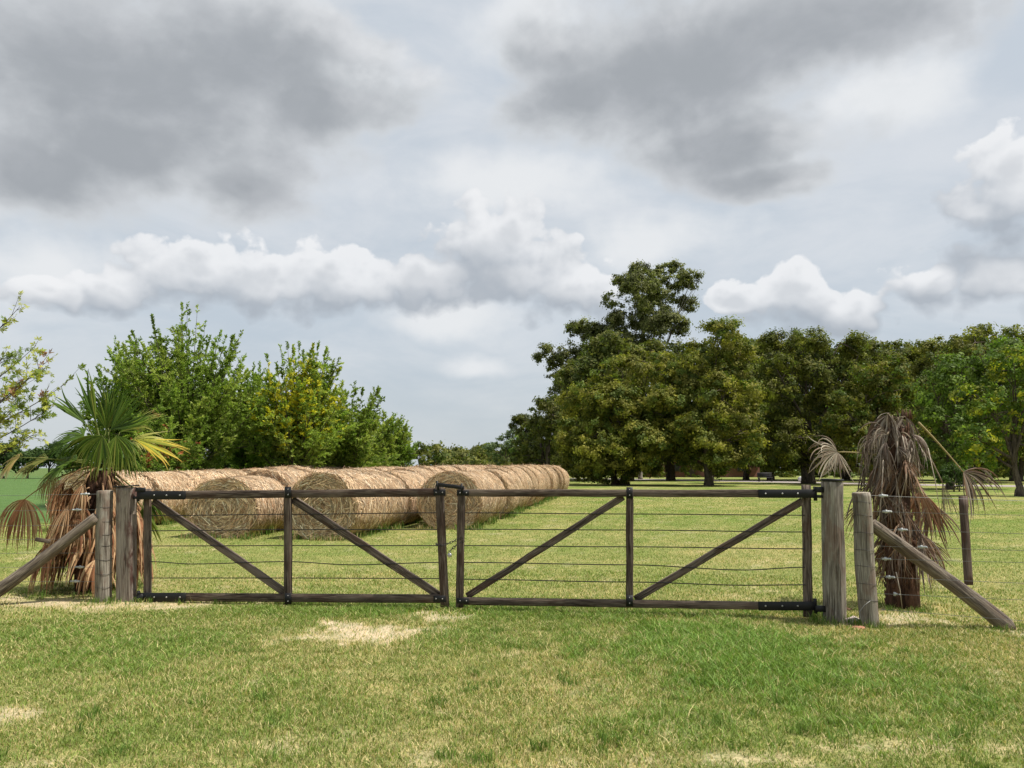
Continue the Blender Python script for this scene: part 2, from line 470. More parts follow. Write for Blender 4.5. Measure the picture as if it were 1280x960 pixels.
BARE = [(460, 790, 80, 13, 1.15), (390, 797, 70, 9, .85), (545, 773, 40, 7, 1.0), (200, 757, 120, 9, .75), (60, 752, 110, 9, .8),
        (1130, 775, 70, 12, .9), (1065, 782, 25, 8, .9), (1262, 790, 30, 8, .9), (10, 895, 70, 14, .75), (430, 935, 90, 18, .42),
        (930, 950, 180, 12, .7), (740, 858, 60, 14, .35), (60, 955, 60, 12, .6), (540, 945, 60, 18, .5), (1100, 935, 120, 14, .45),
        (260, 780, 60, 6, .3)]
LUSH = [(930, 825, 160, 60, 1.0), (1120, 860, 120, 50, .6), (850, 900, 120, 40, .5), (200, 810, 130, 30, .55), (60, 800, 90, 22, .5),
        (560, 800, 60, 14, .5), (230, 860, 120, 40, .3), (480, 765, 220, 7, .6), (800, 768, 220, 7, .6)]
def ground_cover(x, y):
    """returns dryness 0..1, bareness 0..1, lushness 0..1, field mask"""
    wob = (fbm(x * 2.1, y * 2.1) - 0.5) * 2.0 + (fbm(x * 8 + 5, y * 8, 3) - 0.5) * 1.6
    bare = np.zeros_like(x); lush = np.zeros_like(x)
    for b in BARE: bare = np.maximum(bare, b[4] * np.clip(1.25 - gblob(x, y, *b[:4]) + wob, 0, 1))
    for b in LUSH: lush = np.maximum(lush, b[4] * np.clip(1.3 - gblob(x, y, *b[:4]) + wob, 0, 1))
    n = 0.5 * fbm(x * 0.45, y * 0.45) + 0.3 * fbm(x * 1.7 + 40, y * 1.7) + 0.2 * fbm(x * 6 + 9, y * 6)
    dry = np.clip((n - 0.36) * 2.3, 0, 1)
    dry = np.clip(dry * (1 - 0.85 * lush) + 0.5 * bare, 0, 1)
    small = np.clip((fbm(x * 3.1 + 70, y * 3.1 + 5) - 0.66) * 3, 0, 0.4)
    bare = np.clip(np.maximum(bare * 1.1 - 0.12, small * (1 - lush)), 0, 1)
    edge = 21.5 + 0.10 * (x + 12)
    field = np.clip((y - edge) / 1.2, 0, 1) * np.clip((-9.2 - 0.02 * y * 0 - x) / 1.5, 0, 1)
    return dry, bare, lush, field
GREEN = np.array((0.135, 0.195, 0.042)); GREENL = np.array((0.13, 0.225, 0.042)); DRY = np.array((0.50, 0.42, 0.20))
SOIL = np.array((0.48, 0.40, 0.30)); FIELD = np.array((0.085, 0.150, 0.050))
def cover_col(x, y):
    dry, bare, lush, field = ground_cover(x, y)
    c = GREEN[None] * (1 - dry[:, None]) + (DRY * 0.72)[None] * dry[:, None]
    c = c * (1 - lush[:, None] * 0.5) + GREENL[None] * lush[:, None] * 0.5
    return c, dry, bare, lush, field

# ------------------------------------------------------------------ ground
def build_ground():
    rs = np.concatenate([[0.0], np.geomspace(1.0, 1500, 330)])
    # fan of radial lines, denser in front
    th = np.unique(np.concatenate([np.linspace(-R(48), R(48), 331), np.linspace(R(48), R(312), 60)[1:-1]]))
    nt = len(th); vs = []
    RR, TT = np.meshgrid(rs[1:], th, indexing='ij')
    x = (RR * np.sin(TT)).ravel(); y = (RR * np.cos(TT)).ravel()
    z = 0.02 * (fbm(x * 0.8, y * 0.8) - 0.5) * np.clip(1 - RR.ravel() / 60, 0, 1)
    c, dry, bare, lush, field = cover_col(x, y)
    thatch = np.array((0.36, 0.29, 0.16))
    near = np.clip(1 - RR.ravel() / 30, 0, 1)[:, None]
    g = c * (1 - 0.45 * near) + thatch * 0.45 * near
    g = g * (1 - bare[:, None]) + SOIL * bare[:, None]
    g = g * (1 - field[:, None]) + FIELD * field[:, None]
    far = np.clip((RR.ravel() - 130) / 60, 0, 1)[:, None]
    g = g * (1 - far) + np.array((0.10, 0.15, 0.05)) * far
    m = MB()
    i = np.arange(len(rs) - 2)[:, None] * nt + np.arange(nt)[None]
    i2 = np.arange(len(rs) - 2)[:, None] * nt + (np.arange(nt)[None] + 1) % nt
    f = np.stack([i, i + nt, i2 + nt, i2], -1).reshape(-1, 4)
    v = np.stack([x, y, z], -1)
    v = np.vstack([v, [[0, 0, 0]]]); g = np.vstack([g, [g[0]]])
    tri = np.array([[k, (k + 1) % nt, len(v) - 1] for k in range(nt)])
    m.add(v, [f, tri], g)
    mt, t, o = mat_new('ground_turf')
    a = attr(t, 'Col').outputs['Color']; tc = t.add('ShaderNodeTexCoord'); ob = tc.outputs['Object']
    n1 = t.noise(ob, 38, 5, 0.7); n2 = t.noise(ob, 5, 5, 0.65); n3 = t.noise(ob, 0.7, 5, 0.6)
    c = t.mul(1.0, a, t.mix(t.sstep(n1, 0.3, 0.7), (0.55, 0.58, 0.5), (1.35, 1.3, 1.25)))
    c = t.mul(1.0, c, t.mix(t.sstep(n2, 0.3, 0.7), (0.78, 0.85, 0.75), (1.2, 1.14, 1.1)))
    c = t.mul(1.0, c, t.mix(t.sstep(n3, 0.32, 0.68), (0.86, 0.92, 0.85), (1.12, 1.07, 1.1)))
    principled(t, o, c, 0.95, 0.1, normal=bump(t, t.math('ADD', n1, n2), 0.7, 0.02))
    ob = m.build('ground', mt); tag(ob, kind='structure'); return ob
build_ground()

# grass blades: dense near the camera, thinning with distance
def build_grass():
    parts = []
    def ring(r0, r1, n, half):
        r = np.exp(rng.uniform(math.log(r0), math.log(r1), n)) if r0 > 8 else np.sqrt(rng.uniform(r0 * r0, r1 * r1, n))
        th = rng.uniform(-half, half, n)
        return r * np.sin(th), r * np.cos(th), r
    xs = [ring(2.8, 9.5, 470000, R(42)), ring(9.5, 45, 430000, R(41))]
    x = np.concatenate([q[0] for q in xs]); y = np.concatenate([q[1] for q in xs]); r = np.concatenate([q[2] for q in xs])
    # clumping
    c, dry, bare, lush, field = cover_col(x, y)
    tuft = fbm(x * 9 + 3, y * 9)
    keep = (rng.random(len(x)) > np.clip(bare * 1.1, 0, 0.86)) & (field < 0.5) & (rng.random(len(x)) < 0.35 + tuft * 1.1)
    x, y, r, c, dry, bare, lush, tuft = (q[keep] for q in (x, y, r, c, dry, bare, lush, tuft))
    n = len(x)
    h = (0.016 + 0.020 * rng.random(n)) * (0.45 + 1.0 * tuft) + 0.060 * lush * rng.random(n) * (r < 14)
    long_ = rng.random(n) < 0.02
    h[long_] *= 1.7
    wd = (0.0019 + 0.0013 * rng.random(n)) * np.clip(r / 7.0, 1, 6.5)
    wd *= 1 + 0.5 * lush
    ang = rng.uniform(0, 2 * np.pi, n); lean = rng.uniform(0.2, 1.2, n) * h * 1.5
    la = rng.uniform(0, 2 * np.pi, n)
    dx, dy = np.cos(ang) * wd, np.sin(ang) * wd
    isdry = rng.random(n) < (0.10 + 0.54 * dry - .06 * lush) * np.clip(1.5 - r / 16, .55, 1)
    col = np.where(isdry[:, None], DRY[None] * rng.uniform(0.75, 1.45, (n, 1)),
                   (GREEN[None] * (1 - lush[:, None]) + GREENL[None] * lush[:, None]) * rng.uniform(0.7, 1.75, (n, 1)) + np.array((0.05, 0.03, 0)) * rng.random((n, 1)))
    z0 = np.full(n, -0.008)
    near = r < 12
    m = MB()
    # near: bent blade of two quads + tip ; far: one triangle
    def pick(mask): return [q[mask] for q in (x, y, h, dx, dy, lean, la, z0)] + [col[mask]]
    X, Y, Hh, DX, DY, LE, LA, Z, C = pick(near)
    k = len(X)
    p0 = np.stack([X - DX, Y - DY, Z], -1); p1 = np.stack([X + DX, Y + DY, Z], -1)
    mx, my = X + np.cos(LA) * LE * 0.35, Y + np.sin(LA) * LE * 0.35
    p2 = np.stack([mx + DX * .8, my + DY * .8, Hh * 0.6], -1); p3 = np.stack([mx - DX * .8, my - DY * .8, Hh * 0.6], -1)
    p4 = np.stack([X + np.cos(LA) * LE, Y + np.sin(LA) * LE, Hh], -1)
    v = np.stack([p0, p1, p2, p3, p4], 1).reshape(-1, 3)
    b = np.arange(k)[:, None] * 5
    m.add(v, [b + np.array([[0, 1, 2, 3]]), b + np.array([[3, 2, 4]])], np.repeat(C, 5, 0))
    X, Y, Hh, DX, DY, LE, LA, Z, C = pick(~near)
    k = len(X)
    p0 = np.stack([X - DX, Y - DY, Z], -1); p1 = np.stack([X + DX, Y + DY, Z], -1)
    p4 = np.stack([X + np.cos(LA) * LE, Y + np.sin(LA) * LE, Hh], -1)
    m.add(np.stack([p0, p1, p4], 1).reshape(-1, 3), [np.arange(k)[:, None] * 3 + np.array([[0, 1, 2]])], np.repeat(C, 3, 0))
    o = m.build('grass', M_GRASS)
    tag(o, 'short patchy green and straw coloured turf around the gate', 'grass', kind='stuff')
build_grass()

def tuft_blades(m, cx, cy, n, rad, hmin, hmax, wd, cols, zbase=0.0, spread=0.5):
    n = int(n)
    a = rng.uniform(0, 2 * np.pi, n); rr = rad * np.sqrt(rng.random(n))
    x = cx + rr * np.cos(a); y = cy + rr * np.sin(a)
    h = rng.uniform(hmin, hmax, n); ang = rng.uniform(0, 2 * np.pi, n); la = rng.uniform(0, 2 * np.pi, n)
    le = h * rng.uniform(0.1, spread + 0.3, n)
    dx, dy = np.cos(ang) * wd, np.sin(ang) * wd; z = np.full(n, zbase - 0.01)
    p0 = np.stack([x - dx, y - dy, z], -1); p1 = np.stack([x + dx, y + dy, z], -1)
    mx, my = x + np.cos(la) * le * .3, y + np.sin(la) * le * .3
    p2 = np.stack([mx + dx, my + dy, zbase + h * .6], -1); p3 = np.stack([mx - dx, my - dy, zbase + h * .6], -1)
    p4 = np.stack([x + np.cos(la) * le, y + np.sin(la) * le, zbase + h], -1)
    c = np.array(cols)[rng.integers(0, len(cols), n)] * rng.uniform(0.7, 1.3, (n, 1))
    b = np.arange(n)[:, None] * 5
    m.add(np.stack([p0, p1, p2, p3, p4], 1).reshape(-1, 3), [b + np.array([[0, 1, 2, 3]]), b + np.array([[3, 2, 4]])], np.repeat(c, 5, 0))

tb = MB()
rt = random.Random(31)
def ring_tufts(px, py, rad, n, hmax, dryf=.3):
    c = G(px, py)
    for k in range(n):
        a = rt.uniform(0, 2 * math.pi); q = c + Vector((math.cos(a), math.sin(a), 0)) * rad * rt.uniform(.85, 1.5)
        tuft_blades(tb, q.x, q.y, 9, .035, hmax * .35, hmax * rt.uniform(.6, 1.1), .0024, [(.12, .21, .035), (.16, .24, .045), (.42, .36, .16) if rt.random() < dryf else (.10, .19, .03)])
for (px, py, rad, n, hm) in ((158, 752, .15, 22, .11), (129, 751, .11, 14, .09), (1043, 778, .16, 30, .14), (1087, 783, .11, 20, .12), (1262, 788, .10, 18, .11), (1127, 760, .24, 36, .10),
                             (184, 752, .08, 10, .09), (360, 753, .12, 16, .13), (556, 759, .07, 12, .09), (575, 760, .07, 12, .09), (787, 760, .10, 14, .10), (1010, 770, .10, 16, .13), (105, 738, .5, 50, .12)):
    ring_tufts(px, py, rad, n, hm)
for k in range(150):                                  # longer grass under the gate rails where the mower misses
    f = rt.random(); ring_tufts(180 + f * 830, 752 + f * 16, .05, 2, .09)
for k in range(70):                                   # scattered coarse tufts and weeds
    px, py = rt.uniform(-40, 1320), rt.uniform(775, 960)
    if k < 30: px, py = rt.gauss(980, 120), rt.gauss(850, 45)
    if py < 770: continue
    ring_tufts(px, py, .05, rt.randint(3, 9), rt.uniform(.06, .12), .15)
tag(tb.build('grass_tufts', M_GRASS), 'longer grass tufts round the post feet and under the gate rails', 'grass', kind='stuff')

# path beyond the lawn
def strip(name, mid, half, mat, z):
    m = MB(); vs = []
    for i, q in enumerate(mid):
        d = (mid[min(i + 1, len(mid) - 1)] - mid[max(i - 1, 0)]); d.z = 0; d.normalize(); nn = Vector((-d.y, d.x, 0))
        vs += [tuple(q + nn * half + Vector((0, 0, z))), tuple(q - nn * half + Vector((0, 0, z)))]
    m.add(vs, [(2 * i, 2 * i + 1, 2 * i + 3, 2 * i + 2) for i in range(len(mid) - 1)])
    o = m.build(name, mat); tag(o, kind='structure'); return o
M_PATH = flat_mat('gravel_path', (0.33, 0.29, 0.28), 0.95, 0.1, 0, 3, 0.2)
M_PEDGE = flat_mat('pale_path_edge', (0.40, 0.36, 0.28), 0.95, 0.1, 0, 3, 0.2)
road_mid = [Vector((x, y, 0)) for x, y in ((90, 52), (60, 56), (48, 60), (38, 68), (28, 84), (18, 100), (6, 108), (-20, 118))]
strip('path_verge', road_mid, 3.4, M_PEDGE, 0.012)
strip('path', road_mid, 2.5, M_PATH, 0.018)

# ------------------------------------------------------------------ hay bales
AX = math.atan((790 - 640) / F)              # direction in which the rows run
ROWD = Vector((math.sin(AX), math.cos(AX), 0)); ROWS = Vector((math.cos(AX), -math.sin(AX), 0))
BL = 1.82
def bale_mesh(seed):
    m = MB(); na, nl, nr = 72, 22, 14
    L = BL; rx, rz = 0.86, 0.78
    def radial(th, yy):                       # uneven outline
        return 1 + 0.055 * mnoise.noise(Vector((math.cos(th) * 1.5 + seed * 7, math.sin(th) * 1.5, yy * 1.2))) \
            + 0.018 * mnoise.noise(Vector((math.cos(th) * 5, math.sin(th) * 5 + seed * 3, yy * 6)))
    def pos(th, k, yy, sq=1.0):
        rr = radial(th, yy) * k
        x = math.cos(th) * rx * rr; z = math.sin(th) * rz * rr
        if z < -0.66: z = -0.66 + (z + 0.66) * 0.25; x *= 1.05
        return x, yy, z
    vs = []; tx = []
    # flank rings with rounded edges
    ys = [0, .02, .06] + [0.06 + (L - 0.12) * i / nl for i in range(1, nl)] + [L - .06, L - .02, L]
    ks = []
    for yy in ys:
        e = min(yy, L - yy); k = 1 - 0.11 * max(0, 1 - e / 0.17) ** 2
        k += 0.012 * math.sin(yy * 17 + seed * 5)
        ks.append(k)
    for yy, k in zip(ys, ks):
        for j in range(na):
            th = 2 * math.pi * j / na
            vs.append(pos(th, k, yy)); tx.append((yy + seed * 9, th * 0.8 if th < math.pi else (2 * math.pi - th) * 0.8, 0))
    fs = []
    for i in range(len(ys) - 1):
        for j in range(na):
            j2 = (j + 1) % na
            fs.append((i * na + j, (i + 1) * na + j, (i + 1) * na + j2, i * na + j2))
    for end in (0, 1):
        yy = ys[-1] if end else 0; prev = (len(ys) - 1) * na if end else 0
        for q in range(1, nr):
            k = ks[0] * (1 - q / nr); base = len(vs)
            dz = 0.03 * mnoise.noise(Vector((q * 0.9 + seed, end, 3))) + 0.012 * (q % 2)
            for j in range(na):
                th = 2 * math.pi * j / na
                kk = k * (1 + 0.03 * mnoise.noise(Vector((math.cos(th), math.sin(th), q + seed))))
                x, _, z = pos(th, kk, yy)
                yo = dz + 0.02 * mnoise.noise(Vector((x * 6, z * 6, seed + end)))
                vs.append((x, yy + (yo if not end else -yo), z))
                sp = (kk + th / (2 * math.pi) / nr) * 0.8
                tx.append((sp + seed * 9, (th if th < math.pi else 2 * math.pi - th) * max(kk, .15), 5 + end))
            for j in range(na):
                j2 = (j + 1) % na
                a = (prev + j, prev + j2, base + j2, base + j)
                fs.append(a if not end else a[::-1])
            prev = base
        c = len(vs); vs.append((0, yy, 0)); tx.append((seed, 0, 5 + end))
        for j in range(na):
            a = (prev + j, prev + (j + 1) % na, c); fs.append(a if not end else a[::-1])
    v = np.array(vs); v[:, 2] += 0.70
    v[:, 2] = np.maximum(v[:, 2], 0.0)
    m.add(v, fs, (1, 1, 1), tx)
    # straw strands lying on and sticking out of the surface
    ns = 5200; S = rng.random
    sv_ = []; sc_ = []
    r1 = random.Random(seed + 5)
    V = []; Cc = []
    for k in range(ns):
        face = r1.random() < 0.42
        ln = r1.uniform(0.08, 0.38); wd = r1.uniform(0.003, 0.011)
        if face:
            th = r1.uniform(0, 2 * math.pi); kk = math.sqrt(r1.random()) * 0.98
            end = r1.random() < 0.3; yy = L if end else 0
            c = Vector(pos(th, kk, yy)); nrm = Vector((0, 1 if end else -1, 0))
            tang = Vector((-math.sin(th), 0, math.cos(th)))
            c += nrm * r1.uniform(-0.005, 0.02)
        else:
            th = r1.uniform(-0.6, math.pi + 0.6); yy = r1.uniform(0, L)
            c = Vector(pos(th, 1.0, yy)); nrm = Vector((math.cos(th), 0, math.sin(th)))
            tang = Vector((-math.sin(th), 0, math.cos(th))); c += nrm * r1.uniform(-0.01, 0.012)
        side = nrm.cross(tang)
        a = r1.gauss(0, 0.65 if not face else 0.5)
        d = (tang * math.cos(a) + side * math.sin(a)) * (1 if r1.random() < .5 else -1)
        lift = max(0, r1.gauss(0.02, 0.07))
        if r1.random() < 0.02: lift += 0.3
        wv = d.cross(nrm).normalized() * wd
        q0 = c - d * ln * .5; q1 = c + nrm * 0.006; q2 = c + d * ln * .5 + nrm * lift * ln
        q0 = q0 + nrm * (lift * ln * 0.3)
        if not face:                            # follow the curve
            q0 -= nrm * ln * ln * 0.10; q2 -= nrm * ln * ln * 0.10
        for q in (q0 - wv, q0 + wv, q1 + wv, q1 - wv, q2): V.append((q.x, q.y, max(0.01, q.z + 0.70)))
        b = r1.uniform(0.4, 1.45)
        base = (0.66, 0.49, 0.31) if r1.random() < 0.7 else (0.42, 0.25, 0.14)
        if r1.random() < 0.12: base = (0.75, 0.66, 0.50)
        Cc += [tuple(x * b for x in base)] * 5
    n = ns
    m2 = MB(); b = np.arange(n)[:, None] * 5
    m2.add(np.array(V), [b + np.array([[0, 1, 2, 3]]), b + np.array([[3, 2, 4]])], np.array(Cc))
    me = m.mesh('hay_bale', [M_HAY, M_STRAW], smooth=True)
    # merge body and strands in one mesh, strands with the second material
    nb = m.n; nfb = len(me.polygons)
    mm = MB(); mm.v = m.v + m2.v; mm.c = m.c + m2.c; mm.t = m.t + m2.t; mm.n = m.n + m2.n
    for kf, fl in m.f.items(): mm.f.setdefault(kf, []).extend(fl)
    counts = {kf: sum(len(a) for a in fl) for kf, fl in m.f.items()}
    for kf, fl in m2.f.items(): mm.f.setdefault(kf, []).extend([a + m.n for a in fl])
    bpy.data.meshes.remove(me)
    me = mm.mesh('hay_bale', [M_HAY, M_STRAW], smooth=False)
    mi = []; sm = []
    for kf, fl in mm.f.items():
        tot = sum(len(a) for a in fl); nbody = counts.get(kf, 0)
        mi += [0] * nbody + [1] * (tot - nbody); sm += [True] * nbody + [False] * (tot - nbody)
    me.polygons.foreach_set('material_index', mi); me.polygons.foreach_set('use_smooth', sm); me.update()
    return me
bmeshes = [bale_mesh(s) for s in range(6)]
ORD = ['first', 'second', 'third', 'fourth', 'fifth', 'sixth', 'seventh', 'eighth', 'ninth', 'tenth', 'eleventh', 'twelfth', 'thirteenth', 'fourteenth']
rowsdef = [
    (101, 19.0, 10, 'bale row behind the green palm', 'round straw bale'),
    (279, 17.3, 11, 'row behind the left gate, left half', 'round straw bale'),
    (401, 16.9, 12, 'row behind the left gate, right half', 'straw bale'),
    (565, 19.8, 13, 'row beside the lawn behind the latch', 'round straw bale')]
weeds = MB()
rb = random.Random(11)
for ri, (cx, d0, cnt, rname, kind) in enumerate(rowsdef):
    start = P(cx, HOR, d0); start.z = 0
    for k in range(cnt):
        o = bpy.data.objects.new('hay_bale', bmeshes[(k * 5 + ri * 2) % 6]); COL.objects.link(o)
        q = start + ROWD * (k * (BL + 0.13) + rb.uniform(-.03, .03)) + ROWS * rb.uniform(-.10, .10)
        o.location = q
        hs = 0.985 + min(k, 6) * 0.017 + rb.uniform(-0.02, 0.02)
        if ri == 1 and k == 0: hs = 0.93
        if ri == 1 and k in (1, 2): hs = 1.03
        if ri == 2 and k >= 3: hs += 0.03
        if ri == 3 and k >= 3: hs += 0.04
        o.scale = (1.0 + rb.uniform(-.02, .03), 1.0, hs)
        o.rotation_euler = (0, rb.uniform(-.05, .05), -AX + rb.uniform(-0.06, 0.06))
        if k == 0: lab = 'nearest ' + kind + ', dark end showing, in the ' + rname
        elif k == cnt - 1: lab = 'last ' + kind + ' in the ' + rname
        else: lab = ORD[k] + ' ' + kind + ' back in the ' + rname
        if len(lab.split()) > 16: lab = lab.replace('with its dark coiled end showing, ', '')
        tag(o, lab, 'hay bale', 'round straw bales in rows behind the gate')
        # tall grass along the feet of the bale
        for s in (-1, 1):
            for j in range(10):
                yy = rb.uniform(-0.15, BL); c = q + ROWD * yy + ROWS * s * (0.50 + rb.uniform(0, .32))
                dens_ = 16 if (ri == 3 and s == 1) or k < 3 else 6
                if rb.random() < 0.8:
                    tuft_blades(weeds, c.x, c.y, dens_, 0.13, 0.06, 0.24 if rb.random() < .7 else .42, 0.006,
                                [(0.07, 0.17, 0.025), (0.10, 0.20, 0.03), (0.30, 0.28, 0.10)])
        if k == 0:
            for j in range(24):
                c = q + ROWS * rb.uniform(-.85, .85) - ROWD * rb.uniform(0.02, .25)
                tuft_blades(weeds, c.x, c.y, 14, 0.12, 0.05, 0.15 if rb.random() < .7 else .26, 0.005,
                            [(0.08, 0.18, 0.03), (0.12, 0.21, 0.04), (0.45, 0.33, 0.17), (0.4, 0.3, 0.15)])
tag(weeds.build('tall_grass', M_GRASS), 'rank green grass growing along the feet of the straw bales', 'tall grass', kind='stuff')

# ------------------------------------------------------------------ gate, posts, fence
GL, GR = G(158, 751), G(1044, 777)
gdir = (GR - GL).normalized(); gn = Vector((gdir.y, -gdir.x, 0))     # towards the camera
def PP(px, py, off=0.0):
    d = ray(px, py); o0 = GL + gn * off
    t_ = (o0 - Vector((0, 0, H))).dot(gn) / d.dot(gn)
    return Vector((0, 0, H)) + d * t_
def pxm(px, py):                                # metres per pixel on the gate plane
    return (PP(px + 1, py) - PP(px, py)).length
def bolt(m, c, r=0.010, out=0.006):
    tube(m, [c - gn * 0.002, c + gn * out], [r, r * 0.85], 8)

def gate_leaf(label, hx, mx, ex, top, bot, stiles, braces, wires, strap_h, post_side):
    base = PP(mx, 752); base.z = 0
    g = thing('farm_gate', label, 'gate', base, 'leaves of the double farm gate')
    T = 0.045
    def railpts(y0, y1, x0, x1, off): return PP(x0, y0, off), PP(x1, y1, off)
    s = pxm(mx, 680)
    # rails
    for nm, (y0, y1) in (('top_rail', top), ('bottom_rail', bot)):
        m = MB(); a, b = railpts(y0, y1, hx, ex, 0.012)
        beam(m, a, b, 9.3 * s, T, side=(0, 0, 1)); m.build(nm, M_GATE, g)
    # stiles
    for (x0, y0, x1, y1, wpx, off, weath) in stiles:
        m = MB(); beam(m, PP(x0, y0, off), PP(x1, y1, off), wpx * s, 0.05, side=gdir, wob=0.003)
        m.build('stile', M_GATEG if weath else M_GATE, g)
    for (x0, y0, x1, y1) in braces:
        m = MB(); d = PP(x1, y1) - PP(x0, y0); beam(m, PP(x0, y0, -0.028), PP(x1, y1, -0.028), 8.6 * s, 0.035, side=gn.cross(d), wob=0.003)
        m.build('brace', M_GATEG, g)
    for pts in wires:
        m = MB(); q = []
        for (a, b) in zip(pts[:-1], pts[1:]):
            for i in range(8):
                tt = i / 8; q.append(PP(a[0] + (b[0] - a[0]) * tt, a[1] + (b[1] - a[1]) * (tt * tt * (3 - 2 * tt)), -0.005))
        q.append(PP(*pts[-1], -0.005))
        tube(m, q, 0.0058, 6, caps=False); m.build('wire', M_DWIRE, g)
    # iron straps at hinge side with bolts
    for y, in strap_h:
        sgn = 1 if hx < ex else -1
        m = MB(); yy = y
        x_end = hx + sgn * (48 if hx < ex else 60)
        beam(m, PP(hx - sgn * 12, yy, 0.040), PP(x_end, yy, 0.040), 10.4 * s, 0.008, side=(0, 0, 1), ch=0.1, wob=0.0003)
        st = m.build('hinge_strap', M_IRON, g)
        mb_ = MB()
        for fx in (0.18, 0.5, 0.85):
            mb_ = MB(); bolt(mb_, PP(hx + (x_end - hx) * fx, yy, 0.045)); mb_.build('bolt', M_BOLT, st)
        mk = MB(); c = PP(hx - sgn * 11, yy, 0.02)
        tube(mk, [c - Vector((0, 0, .075)), c + Vector((0, 0, .075))], 0.019, 10)
        beam(mk, c - Vector((0, 0, .03)), c - Vector((0, 0, .03)) - gdir * sgn * 0.07, 0.03, 0.035, side=(0, 0, 1))
        mk.build('hinge_pin', M_IRON, g)
    # plates at the mid and meeting stile
    sgn = 1 if hx < ex else -1
    for y in (top[1], bot[1]):
        m = MB(); beam(m, PP(mx, y - 7, 0.050), PP(mx, y + 7, 0.050), 8 * s, 0.007, side=gdir, ch=0.1, wob=0.0003)
        pl = m.build('iron_plate', M_IRON, g)
        for dy in (-4, 3):
            m = MB(); bolt(m, PP(mx, y + dy, 0.054), 0.006); m.build('bolt', M_BOLT, pl)
        m = MB(); beam(m, PP(ex - sgn * 14, y, 0.045), PP(ex + sgn * 1, y, 0.045), 7 * s, 0.008, side=(0, 0, 1), ch=0.1, wob=0.0003)
        pl = m.build('corner_plate', M_IRON, g)
        for dx in (-11, -3):
            m = MB(); bolt(m, PP(ex + sgn * dx, y, 0.050), 0.007); m.build('bolt', M_BOLT, pl)
    return g

lw = [[(188, 644.5), (357, 643), (548, 641)], [(188, 663.5), (357, 662), (550, 662)], [(188, 682.5), (357, 682), (551, 682)],
      [(188, 702), (240, 705), (357, 702), (440, 706), (552, 703)], [(188, 722.5), (357, 722.5), (554, 723)]]
rw = [[(579, 641), (787, 642.5), (1006, 644)], [(578, 661.5), (787, 662.5), (1006, 665)], [(577, 682), (787, 683.5), (1006, 686)],
      [(577, 703), (787, 706), (930, 712.5), (1006, 709)], [(576, 724), (787, 727.5), (930, 731.5), (1007, 731)]]
gate_leaf('left gate leaf, dark timber frame with wires, hung on the squared reddish post', 184, 360, 556, (619, 615.5), (746, 748.5),
          [(184.5, 611, 184.5, 751, 8.5, -0.035, True), (360, 614, 360, 751, 9, 0.012 + 0.006, False), (549, 606.5, 556, 758.5, 9.6, 0.019, False)],
          [(192, 626, 357, 741), (366, 624, 549, 744)], lw, [(619,), (746.5,)], -1)
gate_leaf('right gate leaf, dark timber frame with wires, hung on the thick round post', 1008, 787, 572, (617, 616), (758, 751),
          [(1007.5, 606, 1010, 771, 10.5, -0.035, True), (787, 613, 787, 758, 9, 0.018, False), (577, 609, 574.5, 759, 9.4, 0.019, False)],
          [(584, 745, 779, 621), (794, 749, 1003, 626)], rw, [(617,), (757.5,)], 1)

# latch bar, chain and padlock
lt = thing('gate_latch', 'black iron latch bar joining the tops of both gate leaves', 'latch', PP(563, 606, 0.06))
m = MB(); beam(m, PP(545, 605.5, 0.07), PP(580, 610, 0.07), 0.045, 0.02, side=(0, 0, 1), ch=0.2); m.build('latch_bar', M_IRON, lt)
m = MB(); tube(m, [PP(546, 601, 0.07), PP(548, 613, 0.07)], 0.014, 8); m.build('latch_pin', M_IRON, lt)
m = MB(); tube(m, [PP(577, 604, 0.07), PP(577, 618, 0.07)], 0.012, 8); m.build('latch_pin', M_IRON, lt)
def chain(m, pts, step=0.032):
    q = [Vector(p_) for p_ in pts]; seg = [(q[i + 1] - q[i]).length for i in range(len(q) - 1)]; tot = sum(seg)
    n = int(tot / step)
    for i in range(n):
        s_ = (i + .5) * tot / n; j = 0
        while s_ > seg[j] and j < len(seg) - 1: s_ -= seg[j]; j += 1
        d = (q[j + 1] - q[j]).normalized(); c = q[j] + d * s_
        a, b = frame(d); e = a if i % 2 else b
        loop = [c + d * math.cos(u) * 0.022 + e * math.sin(u) * 0.011 for u in np.linspace(0, 2 * math.pi, 13)]
        tube(m, loop, 0.0038, 5, caps=False)
m = MB()
chain(m, [PP(578, 672, 0.06), PP(566, 677, 0.03), PP(553, 682, 0.07), PP(546, 681, 0.05), PP(545, 679, -0.04)])
chain(m, [PP(580, 676, 0.05), PP(571, 681, 0.03), PP(563, 688, 0.06)])
o = m.build('chain', M_DWIRE, loc=PP(565, 682)); tag(o, 'dark steel chain looped round the two meeting stiles of the gate', 'chain')
pk = thing('padlock', 'small grey padlock hanging from the gate chain', 'padlock', PP(562, 694, 0.06))
c = PP(562, 694, 0.06)
m = MB(); tube(m, [c - gn * 0.011 , c - gn * 0.008, c + gn * 0.008, c + gn * 0.011], [0.018, 0.024, 0.024, 0.018], 16); m.build('lock_body', M_LOCK, pk)
m = MB(); tube(m, [c + gdir * 0.014 * math.cos(u) + Vector((0, 0, 0.018 + 0.026 * math.sin(u))) for u in np.linspace(0, math.pi, 9)], 0.004, 6); m.build('shackle', M_WIRE, pk)

